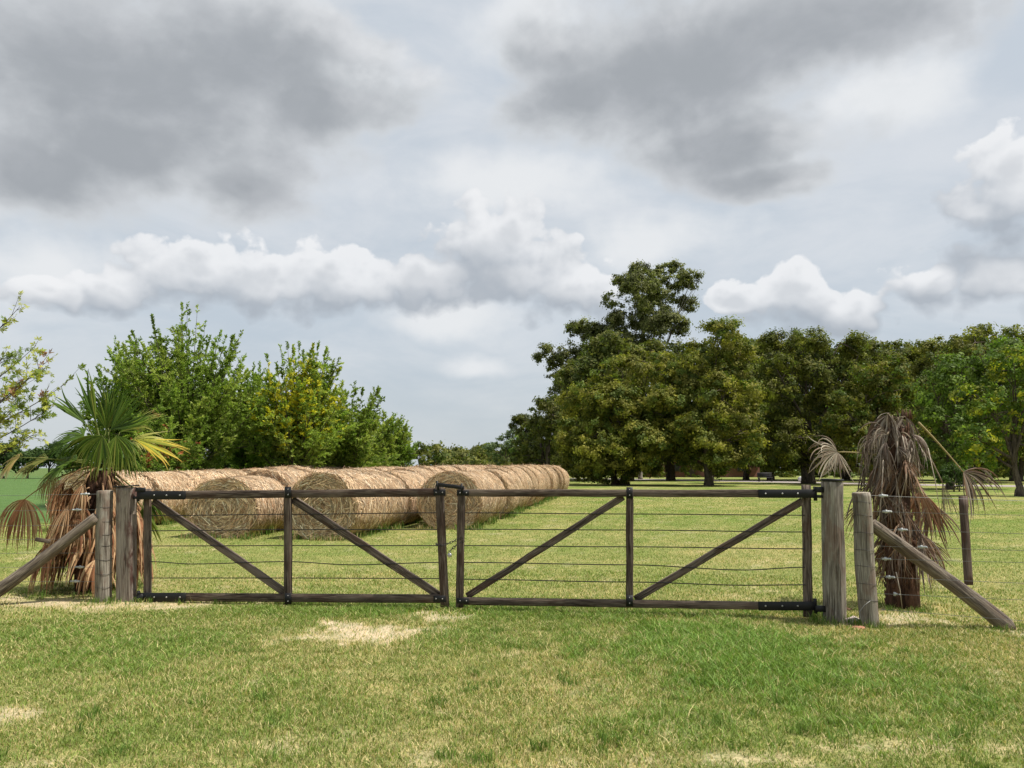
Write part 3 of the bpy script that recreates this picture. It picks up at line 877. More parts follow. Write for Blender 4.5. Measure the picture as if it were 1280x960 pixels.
def post(name, label, top, bot, r0, r1, mat, topmat, square=False, groove=0.06, sides=28, group=None, cap=None, rough=0.05, bury=0.15):
    g = thing(name, label, 'post', Vector(bot), group)
    b = Vector(bot); tt = Vector(top); d = (tt - b).normalized()
    m = MB(); n = 34; pts = []; rad = []
    seed = random.random() * 30
    if square:
        bb = b - d * bury
        L = (tt - bb).length; w_, h_ = r0 * 2, r1 * 2
        prof = []
        for k in range(32):
            th = 2 * math.pi * k / 32; cx, sy = math.cos(th), math.sin(th)
            q = (abs(cx) ** 6 + abs(sy) ** 6) ** (-1 / 6); prof.append((cx * q, sy * q))
        vs = []; tx = []; fs = []
        for i in range(n + 1):
            z = i / n; c0 = bb + d * L * z
            for (x, y) in prof:
                nn = 1 + 0.05 * mnoise.noise(Vector((x * 1.1 + seed, y * 1.1, z * 3.3))) + 0.03 * mnoise.noise(Vector((x * 5, y * 5 + seed, z * 6)))
                vs.append(tuple(c0 + gdir * (x * w_ / 2 * nn) + gn * (y * h_ / 2 * nn))); tx.append((x * w_ / 2 + seed, y * h_ / 2, z * L))
        for i in range(n):
            for k in range(32):
                k2 = (k + 1) % 32; fs.append((i * 32 + k, (i + 1) * 32 + k, (i + 1) * 32 + k2, i * 32 + k2))
        fs.append(tuple(n * 32 + k for k in range(31, -1, -1)))
        m.add(vs, fs, (1, 1, 1), tx)
    else:
        bb = b - d * bury
        for i in range(n + 1):
            z = i / n; pts.append(bb + (tt - bb) * z + Vector((mnoise.noise(Vector((seed, z * 2, 0))), mnoise.noise(Vector((seed, z * 2, 9))), 0)) * 0.012)
            rad.append(r0 + (r1 - r0) * z)
        pts[-1] = tt - d * 0.006; pts.append(tt); rad.append(r1 * 0.93); pts.append(tt + d * .001); rad.append(r1 * .6)
        tube(m, pts, rad, sides, rough=rough, seed=seed, groove=groove)
    m.build('shaft', mat, g, smooth=True)
    if cap is not None:
        m = MB(); c0 = tt + d * 0.004
        if square: beam(m, c0, c0 + d * 0.016, r0 * 2.3, r1 * 2.6, side=gdir, ch=0.05, wob=0.0005)
        else: tube(m, [c0, c0 + d * 0.022, c0 + d * 0.026], [r1 * 1.07, r1 * 1.08, r1 * 1.0], 28)
        m.build('cap', M_IRON, g)
    elif topmat is not None:
        m = MB(); tube(m, [tt + d * 0.0005, tt + d * 0.006], [r1 * 0.88, r1 * 0.84], 18); m.build('sawn_top', topmat, g)
    return g
s1 = pxm(158, 680); s2 = pxm(1044, 690)
lp = post('gate_post', 'squared reddish weathered gate post with flat black cap, left of the gate', PP(158, 609), PP(158, 752), 10.6 * s1, 5.5 * s1, M_POSTR, None, True, group='gate posts', cap=1)
rp = post('gate_post', 'thick round grey weathered gate post with black disc cap, right of the gate', PP(1040.5, 602), PP(1043, 778), 14.3 * s2, 13.4 * s2, M_POSTG, None, False, groove=.13, rough=.08, group='gate posts', cap=1)
# hinge brackets on the posts
m = MB(); beam(m, PP(170, 612, 0.04), PP(181, 612, 0.04), 0.05, 0.03, side=(0, 0, 1)); m.build('hinge_bracket', M_IRON, lp); m = MB(); beam(m, PP(168, 752, 0.04), PP(179, 744, 0.04), 0.05, 0.04, side=(0, 0, 1)); m.build('hinge_bracket', M_IRON, lp)
m = MB(); beam(m, PP(1019, 612, 0.04), PP(1029, 612, 0.04), 0.06, 0.03, side=(0, 0, 1)); m.build('hinge_bracket', M_IRON, rp); m = MB(); beam(m, PP(1019, 761, 0.04), PP(1031, 761, 0.04), 0.06, 0.05, side=(0, 0, 1)); m.build('hinge_bracket', M_IRON, rp)

FL, FR = PP(129, 750, 0.05), PP(1087, 783, 0.0)
FR = G(1087, 783)
FLt = PP(131, 613.5, 0.05)
def at_depth(px, py, ref): return P(px, py, ref.y)
FRt = at_depth(1075.5, 616, FR)
wl = post('fence_post', 'slim grey round fence post beside the squared gate post', FLt, FL, 0.092, 0.088, M_POSTG, M_TOP, groove=0.10, group='strainer posts at the ends of the wire fences')
wr = post('fence_post', 'leaning grey fence post beside the thick round gate post', FRt, FR, 0.092, 0.088, M_POSTG, M_TOP, groove=0.13, group='strainer posts at the ends of the wire fences')
def ties(parent, top, bot, r, ys, mid_d):
    for f in ys:
        c = bot + (top - bot) * f; m = MB()
        tube(m, [c + Vector((math.cos(u) * r, math.sin(u) * r, 0.006 * math.sin(u * 2))) for u in np.linspace(0, 2 * math.pi, 25)], 0.0022, 5, caps=False)
        m.build('wire_tie', M_DWIRE, parent)
ties(wl, FLt, FL, 0.093, (0.85, 0.72, 0.60, 0.5, 0.37, 0.24, .12), 0)
ties(wr, FRt, FR, 0.095, (0.93, 0.83, 0.70, 0.57, 0.45, 0.32, .2), 0)

# struts
m = MB(); a = PP(121, 646, 0.12); b = G(-30, 758)
pts = [a + (b - a) * (i / 24) + Vector((0, 0, -0.02 * math.sin(i / 24 * math.pi))) for i in range(25)]
o = None
st = thing('strut', 'dark round strut sloping from the left fence post down to the left', 'strut', G(-30, 758), 'struts bracing the fence posts')
tube(m, pts, [0.062 + 0.012 * i / 24 for i in range(25)], 18, rough=0.08, groove=0.08, seed=3.1); m.build('pole', M_STRUT, st, smooth=True)
m = MB(); a = P(1089, 655, FR.y + 0.02); b = G(1262, 786); b0 = b + (b - a).normalized() * 0.03
pts = [a + (b0 - a) * (i / 26) + Vector((0, 0, 0.015 * math.sin(i / 26 * math.pi))) for i in range(27)]
st = thing('strut', 'split weathered strut sloping from the right fence post to the ground', 'strut', b, 'struts bracing the fence posts')
tube(m, pts, [0.060 + 0.022 * i / 26 for i in range(24)] + [0.08, 0.075, 0.05], 14, rough=0.10, groove=0.16, seed=8.4); m.build('pole', M_STRUT, st, smooth=True)

# wire fences
def wire(m, a, b, sag=0.0, r=0.0021, n=16):
    q = [a + (b - a) * (i / n) - Vector((0, 0, sag * math.sin(math.pi * i / n))) for i in range(n + 1)]
    tube(m, q, r, 5, caps=False)
def strainer(m, c, d, ln=0.10):
    beam(m, c - d * ln / 2, c + d * ln / 2, 0.022, 0.016, side=(0, 0, 1), ch=0.25, wob=0.0005)
    tube(m, [c - d * 0.01 + Vector((0, 0, -.018)), c - d * 0.01 + Vector((0, 0, 0.018))], 0.012, 8)
    tube(m, [c + d * 0.03 + gn * 0.0, c + d * 0.03 + gn * 0.035], 0.006, 6)
ldir = (-(gdir)).normalized()
fe = thing('wire_fence', 'slack galvanised wire fence running left from the slim post past the palm', 'fence', FL)
LW = [(617.5, 619, 107), (637, 638, 97), (656, 656, None), (673.5, 673, 52), (691, 690, None), (709, 707, 100), (727, 724, 95)]
for (y0, yl, sx_) in LW:
    a = PP(124, y0, 0.03); b = PP(-120, yl, 0.03)
    b2 = a + (b - a) * 2.2
    m = MB(); wire(m, a, b2, 0.02); wo = m.build('wire', M_WIRE, fe)
    if sx_ and sx_ > 60:
        m = MB(); f = (124 - sx_) / 244.0; cc = a + (b - a) * f; strainer(m, cc, (b - a).normalized(), 0.12); m.build('strainer', M_ALU, wo)
fe = thing('wire_fence', 'galvanised wire fence with pale strainers, running right across the dead palm', 'fence', FR)
RW = [(619, 625, 1105), (639, 643, 1110), (661, 666, 1130), (682, 687, 1155), (698, 702, 1109), (720, 728, 1114), (741, 749, 1121), (760, 775, None)]
for (y0, yr, sx_) in RW:
    a = P(1080, y0, FR.y); b = P(1285, yr, FR.y - 0.3)
    b2 = a + (b - a) * 2.0
    m = MB(); wire(m, a, b2, 0.01); wo = m.build('wire', M_WIRE, fe)
    if sx_:
        m = MB(); cc = P(sx_, y0 + 0.5, FR.y - 0.0) ; f = (sx_ - 1080) / 205.0; cc = a + (b - a) * f
        strainer(m, cc, (b - a).normalized(), 0.085 if sx_ != 1121 else 0.03); m.build('strainer', M_ALU, wo)
# loose wire loop on the right post
m = MB(); q = [P(x, y, FR.y - 0.11) for x, y in ((1088, 751), (1080, 757), (1074, 765), (1076, 774), (1082, 785))]
tube(m, q, 0.003, 5); m.build('loose_wire', M_WIRE, fe)
# hanging dropper
ya = FR.y - 0.05
dr = thing('fence_dropper', 'dark timber dropper hanging on the right fence wires, clear of the ground', 'dropper', P(1211, 731, ya))
m = MB(); beam(m, P(1203.5, 620, ya), P(1211, 731, ya), 0.078, 0.035, side=(1, 0, 0)); m.build('batten', M_DROP, dr)
dl = thing('fence_dropper', 'short weathered timber piece hanging on the left fence wires before the palm', 'dropper', PP(54, 676, 0.05))
m = MB(); beam(m, PP(45, 674, 0.05), PP(62, 677, 0.05), 0.045, 0.03, side=(0, 0, 1)); m.build('batten', M_STRUT, dl)

# lumps of clay by the right posts
def lump(label, c, sx_, sy_, sz_, mat, seed, grp=None):
    m = MB(); vs = []; fs = []; nu, nv = 14, 9
    for i in range(nv + 1):
        ph = math.pi * i / nv
        for j in range(nu):
            th = 2 * math.pi * j / nu; q = Vector((math.sin(ph) * math.cos(th), math.sin(ph) * math.sin(th), math.cos(ph)))
            k = 1 + 0.45 * mnoise.noise(q * 1.6 + Vector((seed, 0, 0))) + 0.15 * mnoise.noise(q * 5 + Vector((seed, 3, 0)))
            vs.append((c.x + q.x * sx_ * k, c.y + q.y * sy_ * k, max(-0.02, q.z * sz_ * k + sz_ * 0.4)))
    for i in range(nv):
        for j in range(nu): fs.append((i * nu + j, (i + 1) * nu + j, (i + 1) * nu + (j + 1) % nu, i * nu + (j + 1) % nu))
    m.add(vs, fs); o = m.build('clay_lump', mat, loc=c); tag(o, label, 'stone', grp)
lump('pale pink lump of rubble between the right gate post and fence post', G(1068, 779), 0.10, 0.06, 0.045, M_ROCK2, 1)
lump('orange brown clay lump just in front of the leaning fence post', G(1073, 786), 0.07, 0.05, 0.02, M_ROCK, 5)
lump('small dark lump behind the thick round gate post foot', G(1060, 764), 0.05, 0.04, 0.03, M_FIBRE, 9)

# ------------------------------------------------------------------ fan palms
def frond_mesh(m, base, hub, rise, fdir, fnorm, Rr, nseg=34, spread=R(200), droop=0.5, cols=((.06, .13, .02),), wfac=1.0, tipcol=None, rnd=None, pcol=(0.2, 0.2, 0.06), cup=0.15, pr=0.010, curl=0.05, lenvar=0.12):
    rnd = rnd or random
    base, hub = Vector(base), Vector(hub)
    mid = (base + hub) / 2 + Vector((0, 0, rise))
    pts = []
    for i in range(11):
        u = i / 10; pts.append(base * (1 - u) ** 2 + mid * 2 * u * (1 - u) + hub * u * u)
    if pr > 0: tube(m, pts, [pr * (1.4 - 0.7 * i / 10) for i in range(11)], 6, col=pcol)
    tdir = Vector(fdir).normalized(); nn = Vector(fnorm); nn = (nn - tdir * nn.dot(tdir))
    if nn.length < 1e-3: nn = Vector((0, 0, 1)).cross(tdir)
    nn.normalize(); sd_ = tdir.cross(nn)
    NS = 8; V = []; Fc = []; C = []
    for k in range(nseg):
        a = ((k + 0.5) / nseg - 0.5) * spread + rnd.gauss(0, 0.015)
        d = (tdir * math.cos(a) + sd_ * math.sin(a) + nn * (cup * abs(math.sin(a)) + rnd.gauss(0, 0.03))).normalized()
        L = Rr * (0.80 + 0.20 * math.cos(a * 0.6)) * (1 + rnd.uniform(-lenvar, lenvar))
        wmax = 0.5 * 2 * math.sin(spread / nseg / 2) * 0.55 * L * 1.15 * wfac
        q = hub.copy(); dr_ = droop * rnd.uniform(0.6, 1.4); bc = rnd.choice(cols); br = rnd.uniform(0.75, 1.25)
        crl = Vector((rnd.gauss(0, 1), rnd.gauss(0, 1), rnd.gauss(0, 1))) * curl
        b0 = len(V)
        for i in range(NS + 1):
            u = i / NS
            wv = d.cross(nn)
            if wv.length < 1e-4: wv = sd_.copy()
            wv.normalize(); up = wv.cross(d).normalized()
            if u < 0.5: ww = wmax * (0.12 + 0.88 * u / 0.5)
            else: ww = wmax * max(0.04, (1 - (u - 0.5) / 0.5)) ** 0.8
            V += [tuple(q - wv * ww - up * ww * 0.5), tuple(q + up * ww * 0.35), tuple(q + wv * ww - up * ww * 0.5)]
            cc = bc
            if tipcol is not None and u > 0.62: cc = tuple(x + (y - x) * (u - 0.62) / 0.38 for x, y in zip(bc, tipcol))
            C += [tuple(x * br for x in cc)] * 3
            q = q + d * (L / NS)
            d = (d + Vector((0, 0, -1)) * dr_ * (0.25 + u) * 0.42 + crl * u).normalized()
        for i in range(NS):
            o_ = b0 + i * 3
            Fc.append((o_, o_ + 1, o_ + 4, o_ + 3)); Fc.append((o_ + 1, o_ + 2, o_ + 5, o_ + 4))
    m.add(V, Fc, np.array(C))

PAL = G(112, 738); PY = PAL.y
palm = thing('fan_palm', 'living fan palm with green crown above a skirt of brown dead fronds', 'palm', PAL)
def trunk_mesh(pts, rad, seed, scales=0.0):
    m = MB(); tube(m, pts, rad, 22, rough=0.15, groove=0.25, seed=seed)
    rr = random.Random(int(seed * 10))
    L = len(pts)
    for k in range(int(120 * scales)):                 # old leaf bases
        u = rr.uniform(0.02, 0.98) * (L - 1); i = int(u); c = Vector(pts[i]) + (Vector(pts[min(i + 1, L - 1)]) - Vector(pts[i])) * (u - i)
        th = rr.uniform(0, 2 * math.pi); e = Vector((math.cos(th), math.sin(th), 0)); r = rad[i]
        a = c + e * r * 0.8; b = a + e * 0.05 + Vector((0, 0, rr.uniform(.06, .16)))
        tube(m, [a, (a + b) / 2 + e * .01, b], [0.02, 0.016, 0.005], 5)
    return m
tp = [PAL + (P(128, 588, PY) - PAL) * (i / 14) + Vector((0, 0, 0)) for i in range(15)]
m = trunk_mesh([tp[0] - Vector((0, 0, .1))] + tp[1:], [0.17 - 0.05 * i / 14 + (0.03 if 10 < i < 14 else 0) for i in range(15)], 2.2, 1.2)
m.build('trunk', M_FIBRE, palm)
CR = P(130, 584, PY)
gdark = [(0.045, 0.085, 0.010), (0.06, 0.11, 0.013), (0.085, 0.14, 0.018)]
gmid = [(0.09, 0.155, 0.017), (0.14, 0.20, 0.025), (0.06, 0.11, 0.014), (0.20, 0.22, 0.04)]
gyel = [(0.42, 0.34, 0.04), (0.50, 0.38, 0.05), (0.25, 0.27, 0.04)]
tan = [(0.42, 0.25, 0.13), (0.30, 0.16, 0.08), (0.50, 0.34, 0.19), (0.22, 0.10, 0.05)]
rp_ = random.Random(4)
def frond(parent, base, hub, tip, dyt, Rr, spread, droop, cols, norm=(0, -1, 0.5), tipcol=None, rise=0.08, nseg=34, mat=None, pcol=(0.16, 0.19, 0.05), wfac=1.0, cup=.15, rnd=rp_, curl=.05, pr=.010, lenvar=.12):
    m = MB(); d = Vector(tip) - Vector(hub); d.y += dyt
    frond_mesh(m, base, hub, rise, d, norm, Rr, nseg, spread, droop, cols, wfac, tipcol, rnd, pcol, cup, pr, curl, lenvar)
    return m.build('frond', mat or M_PALM, parent)
def q(px, py, dy=0): return P(px, py, PY + dy)
F_ = [
    # hub, tip, depth of hub, fan radius, spread, droop, colours, normal, tip colour
    ((120, 528), (100, 462), -0.45, .72, 22, .02, gmid, (0.3, -1, .2), None),
    ((133, 537), (140, 480), .10, .56, 90, .05, gmid, (0, -1, .3), (.2, .25, .05)),
    ((138, 537), (196, 487), -.05, .68, 95, .08, gdark, (-.2, -1, .5), None),
    ((108, 530), (64, 490), -.35, .60, 24, .05, gdark, (.3, -1, .6), None),
    ((150, 540), (212, 512), .10, .60, 80, .15, gmid, (0, -.7, 1), (0.4, .36, .12)),
    ((122, 535), (160, 475), .25, .62, 60, .1, gdark, (0, -1, .2), None),
    ((168, 549), (236, 568), -.1, .74, 58, .22, gyel, (0, -.6, 1), (.55, .36, .06)),
    ((160, 552), (205, 545), .2, .55, 110, .5, [(0.2, .25, .05), (.3, .3, .07)], (0, -.4, 1), (.5, .42, .2)),
    ((128, 545), (112, 575), -.35, .60, 150, 1.0, gmid, (0, -1, .6), (.28, .28, .08)),
    ((145, 545), (155, 580), -.3, .56, 120, 1.0, gmid, (0, -1, .6), (.3, .3, .08)),
    ((105, 545), (70, 545), -.15, .56, 140, .7, gdark, (-.2, -.6, 1), None),
    ((95, 575), (58, 585), -.2, .58, 150, .75, gdark, (-.3, -.5, 1), (.14, .12, .05)),
    ((60, 574), (30, 578), -.1, .50, 120, .8, [(0.12, .14, .03), (.2, .18, .05)], (-.3, -.5, 1), (.35, .28, .14)),
    ((24, 572), (-4, 585), -.1, .42, 170, 1.0, [(0.2, .19, .04), (.3, .22, .08)], (-.3, -.7, 1), (.5, .42, .3)),
    ((150, 560), (180, 600), .35, .55, 130, 1.3, gdark, (.4, -.3, 1), None),
    ((110, 550), (95, 560), .45, .6, 150, .8, gdark, (0, .2, 1), None),
    ((135, 520), (140, 480), .35, .6, 150, .3, gdark, (0, -.3, 1), None),
    ((178, 635), (186, 705), .10, .58, 75, .5, gmid, (0, -1, .2), (.25, .28, .06)),
    ((180, 622), (208, 668), .2, .52, 70, .4, gdark, (0, -1, .2), (.3, .3, .08)),
]
for (hb, tp_, dy, Rr, spd, drp, cl, nr_, tc_) in F_:
    h_ = q(*hb, dy); Rr *= .88; frond(palm, CR + Vector((rp_.uniform(-.05, .05), rp_.uniform(-.05, .05), 0)), h_, q(*tp_, dy), 0, Rr, R(spd), drp, cl, nr_, tc_, rise=0.06, nseg=max(7, int(spd / 3.8)), curl=.07, lenvar=.2, wfac=1.6 if spd < 30 else 1.15)
# the dead frond reaching down to the left
frond(palm, CR, q(31, 624, -.1), q(20, 680, -.1), 0, .66, R(150), 2.0, tan, (0, -1, .3), None, rise=.22, pcol=(.3, .24, .1), mat=M_DEAD, wfac=.8)
frond(palm, CR, q(66, 592, -.1), q(60, 640, -.1), 0, .42, R(120), 2.0, [(.22, .17, .07), (.3, .22, .1)], (0, -1, .3), None, rise=.12, mat=M_DEAD, wfac=.7)
rk = random.Random(21)
for k in range(74):
    th = rk.uniform(0, 2 * math.pi); z = rk.uniform(0.62, 1.42) if k > 24 else rk.uniform(.40, .8)
    ax = PAL + (CR - PAL) * min(1, z / CR.z); e = Vector((math.cos(th), math.sin(th) * 0.9, 0))
    rr = rk.uniform(0.30, 0.50) * (1.28 - 0.36 * z)
    hub = Vector((ax.x, ax.y, z)) + e * rr * (1.15 if k % 2 else .7) + Vector((0.0, 0, 0)) ; b = Vector((ax.x, ax.y, min(CR.z, z + rk.uniform(.1, .3)))) + e * .1
    frond(palm, b, hub, hub + e * .25 + Vector((0, 0, -.5)), 0, min(rk.uniform(.4, .7), z * 0.98), R(rk.uniform(60, 150)), rk.uniform(.8, 2.2), tan, e + Vector((0, 0, .2)), None,
          rise=.12, nseg=22, mat=M_DEAD, pcol=(.33, .2, .11), wfac=.9, rnd=rk, curl=.09, lenvar=.3)

DP = G(1127, 758); DY = DP.y
dead = thing('dead_palm', 'dead fan palm, a shaggy grey brown mass of withered hanging fronds', 'palm', DP)
tp = [DP + Vector((0.02 * math.sin(i * .5), 0, 2.05 * i / 16 - (0.1 if i == 0 else 0))) for i in range(17)]
m = trunk_mesh(tp, [0.175 - 0.02 * math.sin(i / 16 * 3) for i in range(17)], 6.1, 2.2); m.build('trunk', M_FIBRE, dead)
m = MB()                                            # withered spear at the top
for k in range(14):
    c = P(1131 + rk.uniform(-8, 9), 524, DY) + Vector((0, rk.uniform(-.05, .05), 0)); tube(m, [c, c + Vector((rk.uniform(-.03, .03), 0, rk.uniform(.05, .13)))], [0.014, 0.003], 5, col=(0.10, .07, .05))
m.build('withered_spear', M_FIBRE, dead)
grey = [(0.15, 0.115, 0.09), (0.23, 0.185, 0.145), (0.085, 0.058, 0.042), (0.33, 0.28, 0.225)]
brn = [(0.21, 0.125, 0.075), (0.13, 0.075, 0.045), (0.27, 0.175, 0.11), (0.30, 0.23, 0.17)]
for k in range(80):
    top = k < 42
    th = rk.uniform(0, 2 * math.pi) if k % 3 else rk.uniform(-math.pi, 0); z = rk.uniform(1.62, 2.24) if top else rk.uniform(0.62, 1.7)
    e = Vector((math.cos(th), math.sin(th), 0)); rr = (rk.uniform(.08, .33) * (1.0 if z < 2.0 else .6)) if top else rk.uniform(.15, .27)
    hub = Vector((DP.x, DP.y, z)) + e * rr; b = Vector((DP.x, DP.y, min(2.05, z + rk.uniform(-.1, .15)))) + e * .08
    fd = e * rk.uniform(.0, .6) + Vector((rk.gauss(0, .3), rk.gauss(0, .3), rk.uniform(-1.0, .2) if top else -.8))
    frond(dead, b, hub, hub + fd, 0, min(rk.uniform(.22, .46) if top else rk.uniform(.28, .5), z * .8), R(rk.uniform(30, 110)), rk.uniform(1.8, 4.0) if top else rk.uniform(1.0, 2.2),
          grey if top else (brn + grey[:3]), e + Vector((rk.gauss(0, .5), rk.gauss(0, .5), .4)), None, rise=.12, nseg=rk.randint(14, 30), mat=M_DEAD, pcol=(.24, .19, .13), wfac=rk.uniform(.6, 1.25), rnd=rk, curl=.42, lenvar=.5)
def dq(px, py, dy=0): return P(px, py, DY + dy)
def dfr(b, h_, tip, Rr, spd, drp, cl, rise=.05, wf=.75, pc=(.34, .28, .13), nseg=26, curl=.12):
    frond(dead, dq(*b), dq(*h_), dq(*tip), 0, Rr, R(spd), drp, cl, (0, -1, .3), None, rise=rise, nseg=nseg, mat=M_DEAD, pcol=pc, wfac=wf, rnd=rk, curl=curl, lenvar=.3)
dfr((1098, 569), (1047, 565), (1010, 585), .36, 200, 1.2, [(0.4, .33, .25), (.3, .23, .17), (.46, .40, .31)], rise=.02, nseg=44, curl=.4, wf=.9)
dfr((1148, 528), (1204, 590), (1235, 615), .52, 130, 1.4, brn + grey, rise=.03)
dfr((1146, 545), (1178, 603), (1190, 650), .45, 40, .8, grey, rise=.05, pc=(.28, .22, .16))
dfr((1125, 600), (1150, 615), (1150, 680), .5, 120, .9, [(.30, .15, .08), (.24, .12, .07), (.36, .22, .13)], rise=.06, wf=1.0)
dfr((1125, 610), (1133, 645), (1130, 700), .45, 110, .9, [(.30, .15, .08), (.24, .12, .07)], rise=.06, wf=1.0)
dfr((1130, 590), (1163, 628), (1170, 690), .55, 110, .8, brn, rise=.08)
dfr((1120, 600), (1118, 650), (1112, 720), .55, 80, .5, grey, rise=.05, pc=(.45, .38, .28))
dfr((1110, 560), (1092, 600), (1070, 660), .6, 90, 1.2, grey, rise=.08)
dfr((1110, 600), (1085, 625), (1062, 665), .45, 70, .6, brn, rise=.05)
dfr((1125, 640), (1150, 672), (1172, 712), .42, 100, .5, brn, rise=.05)
dfr((1120, 650), (1112, 685), (1092, 725), .42, 100, .6, brn, rise=.05)
dfr((1120, 690), (1105, 712), (1085, 722), .18, 90, .3, brn, rise=.02, pc=(.2, .13, .08))
for (a, b) in (((1119, 590), (1128, 664)), ((1160, 560), (1176, 645)), ((1128, 545), (1137, 600)), ((1140, 560), (1122, 640)), ((1104, 575), (1098, 660)), ((1085, 640), (1068, 672)), ((1120, 715), (1128, 762))):
    m = MB(); tube(m, [dq(*a, -.25), (dq(*a, -.28) + dq(*b, -.28)) / 2 + Vector((.01, 0, 0.01)), dq(*b, -.25)], [.006, .005, .003], 5, col=(.5, .43, .34)); m.build('bare_stalk', M_DEAD, dead)

# ------------------------------------------------------------------ trees
def leaf_quads(c, nrm, size, col, aspect=0.55, fold=0.0):
    n = len(c)
    r_ = rng.normal(size=(n, 3)); tt = np.cross(nrm, r_); tt /= np.linalg.norm(tt, axis=1, keepdims=True) + 1e-9
    b = np.cross(nrm, tt)
    s = size[:, None]
    v = np.stack([c - tt * s, c + b * s * aspect, c + tt * s, c - b * s * aspect], 1).reshape(-1, 3)
    return v, np.arange(n)[:, None] * 4 + np.array([[0, 1, 2, 3]]), np.repeat(col, 4, 0)

def blob_crown(m, lobes, leaf, cover, cols, clump=0.55, flat=0.75, seed=0, inner=0.25, yellow=None):
    """lobes: (x,y,z,rx,ry,rz) in metres; clumps of small leaves spread over and inside each lobe"""
    cols = np.array(cols)
    for li, (x, y, z, rx, ry, rz) in enumerate(lobes):
        area = 4 * math.pi * ((rx * ry) ** 1.6 / 3 + (rx * rz) ** 1.6 / 3 + (ry * rz) ** 1.6 / 3) ** (1 / 1.6)
        nl = int(area / (leaf * leaf * 1.1) * cover * 1.75)
        nc = max(10, int(area / (clump * clump * 1.3)))
        ns = 11
        ds_ = rng.normal(size=(ns, 3)); ds_[:, 2] += 0.3; ds_ /= np.linalg.norm(ds_, axis=1, keepdims=True)
        sr = rng.uniform(0.30, 0.50, ns); sb = rng.uniform(0.75, 1.25, ns)
        ai = rng.integers(0, ns, nc)
        d = rng.normal(size=(nc, 3)) + ds_[ai] * 0.9; d[:, 2] += 0.35; d /= np.linalg.norm(d, axis=1, keepdims=True)
        k = rng.uniform(0.8, 1.05, nc)
        inn = rng.random(nc) < inner; k[inn] = rng.uniform(-0.6, 0.6, inn.sum())
        R3 = np.array([rx, ry, rz])
        cc = np.array([x, y, z]) + (ds_[ai] * 0.66 + d * (k * sr[ai])[:, None]) * R3
        bright = rng.uniform(0.8, 1.2, nc) * sb[ai]; ci = cols[rng.integers(0, len(cols), nc)]
        a = rng.integers(0, nc, nl)
        off = rng.normal(size=(nl, 3)) * np.array([1, 1, flat]) * clump * 0.28 * rng.uniform(.7, 1.3, (nc, 1))[a]
        p_ = cc[a] + off
        nrm = d[a] * 0.9 + off / clump * 0.9 + rng.normal(size=(nl, 3)) * 0.45 + np.array([0, 0, 0.2])
        nrm /= np.linalg.norm(nrm, axis=1, keepdims=True)
        size = leaf * rng.uniform(0.35, 0.75, nl)
        col = ci[a] * (bright[a] * rng.uniform(0.8, 1.2, nl))[:, None]
        if yellow is not None:
            yb = rng.random(nc) < yellow[0]; col = np.where(yb[a][:, None], np.array(yellow[1])[None] * rng.uniform(.7, 1.2, (nl, 1)), col)
        p_[:, 2] = np.maximum(p_[:, 2], 0.15)
        v, f, c = leaf_quads(p_, nrm, size, col)
        m.add(v, [f], c)

def limbs(m, lobes, H0, r0, rnd, lean=0.3, stems=1):
    base_pts = []
    for s in range(stems):
        bx, by = (rnd.uniform(-.5, .5), rnd.uniform(-.5, .5)) if stems > 1 else (0, 0)
        top = Vector((bx * 2 + rnd.uniform(-lean, lean), by * 2 + rnd.uniform(-lean, lean), H0))
        pts = [Vector((bx, by, -0.2)), Vector((bx, by, 0.3))]
        for i in range(1, 7): pts.append(Vector((bx, by, 0)).lerp(top, i / 6) + Vector((rnd.uniform(-.06, .06), rnd.uniform(-.06, .06), 0)))
        rad = [r0 * 1.5, r0 * 1.15] + [r0 * (1 - 0.09 * i) for i in range(1, 7)]
        tube(m, pts, rad, 9, rough=.12); base_pts.append(pts)
    for (x, y, z, rx, ry, rz) in lobes:
        pts = rnd.choice(base_pts)
        c = Vector((x, y, z)); s = pts[rnd.randint(4, len(pts) - 1)] if z > H0 * .6 else pts[3]
        mid = s.lerp(c, 0.5) + Vector((0, 0, (c - s).length * 0.08)) + Vector((rnd.uniform(-.3, .3), rnd.uniform(-.3, .3), 0))
        end = c + Vector((0, 0, rz * 0.35))
        q_ = [s * (1 - u) ** 2 + mid * 2 * u * (1 - u) + end * u * u for u in np.linspace(0, 1, 7)]
        tube(m, q_, [r0 * (.5 - .065 * i) for i in range(7)], 6)
        for k in range(6):
            d = Vector((rnd.gauss(0, 1), rnd.gauss(0, 1), rnd.gauss(0.3, .7))).normalized()
            e = c + Vector((d.x * rx, d.y * ry, d.z * rz)) * 0.85; s2 = q_[rnd.randint(3, 6)]
            tube(m, [s2, s2.lerp(e, .5) + Vector((0, 0, .15)), e], [r0 * .16, r0 * .1, r0 * .03], 4, caps=False)

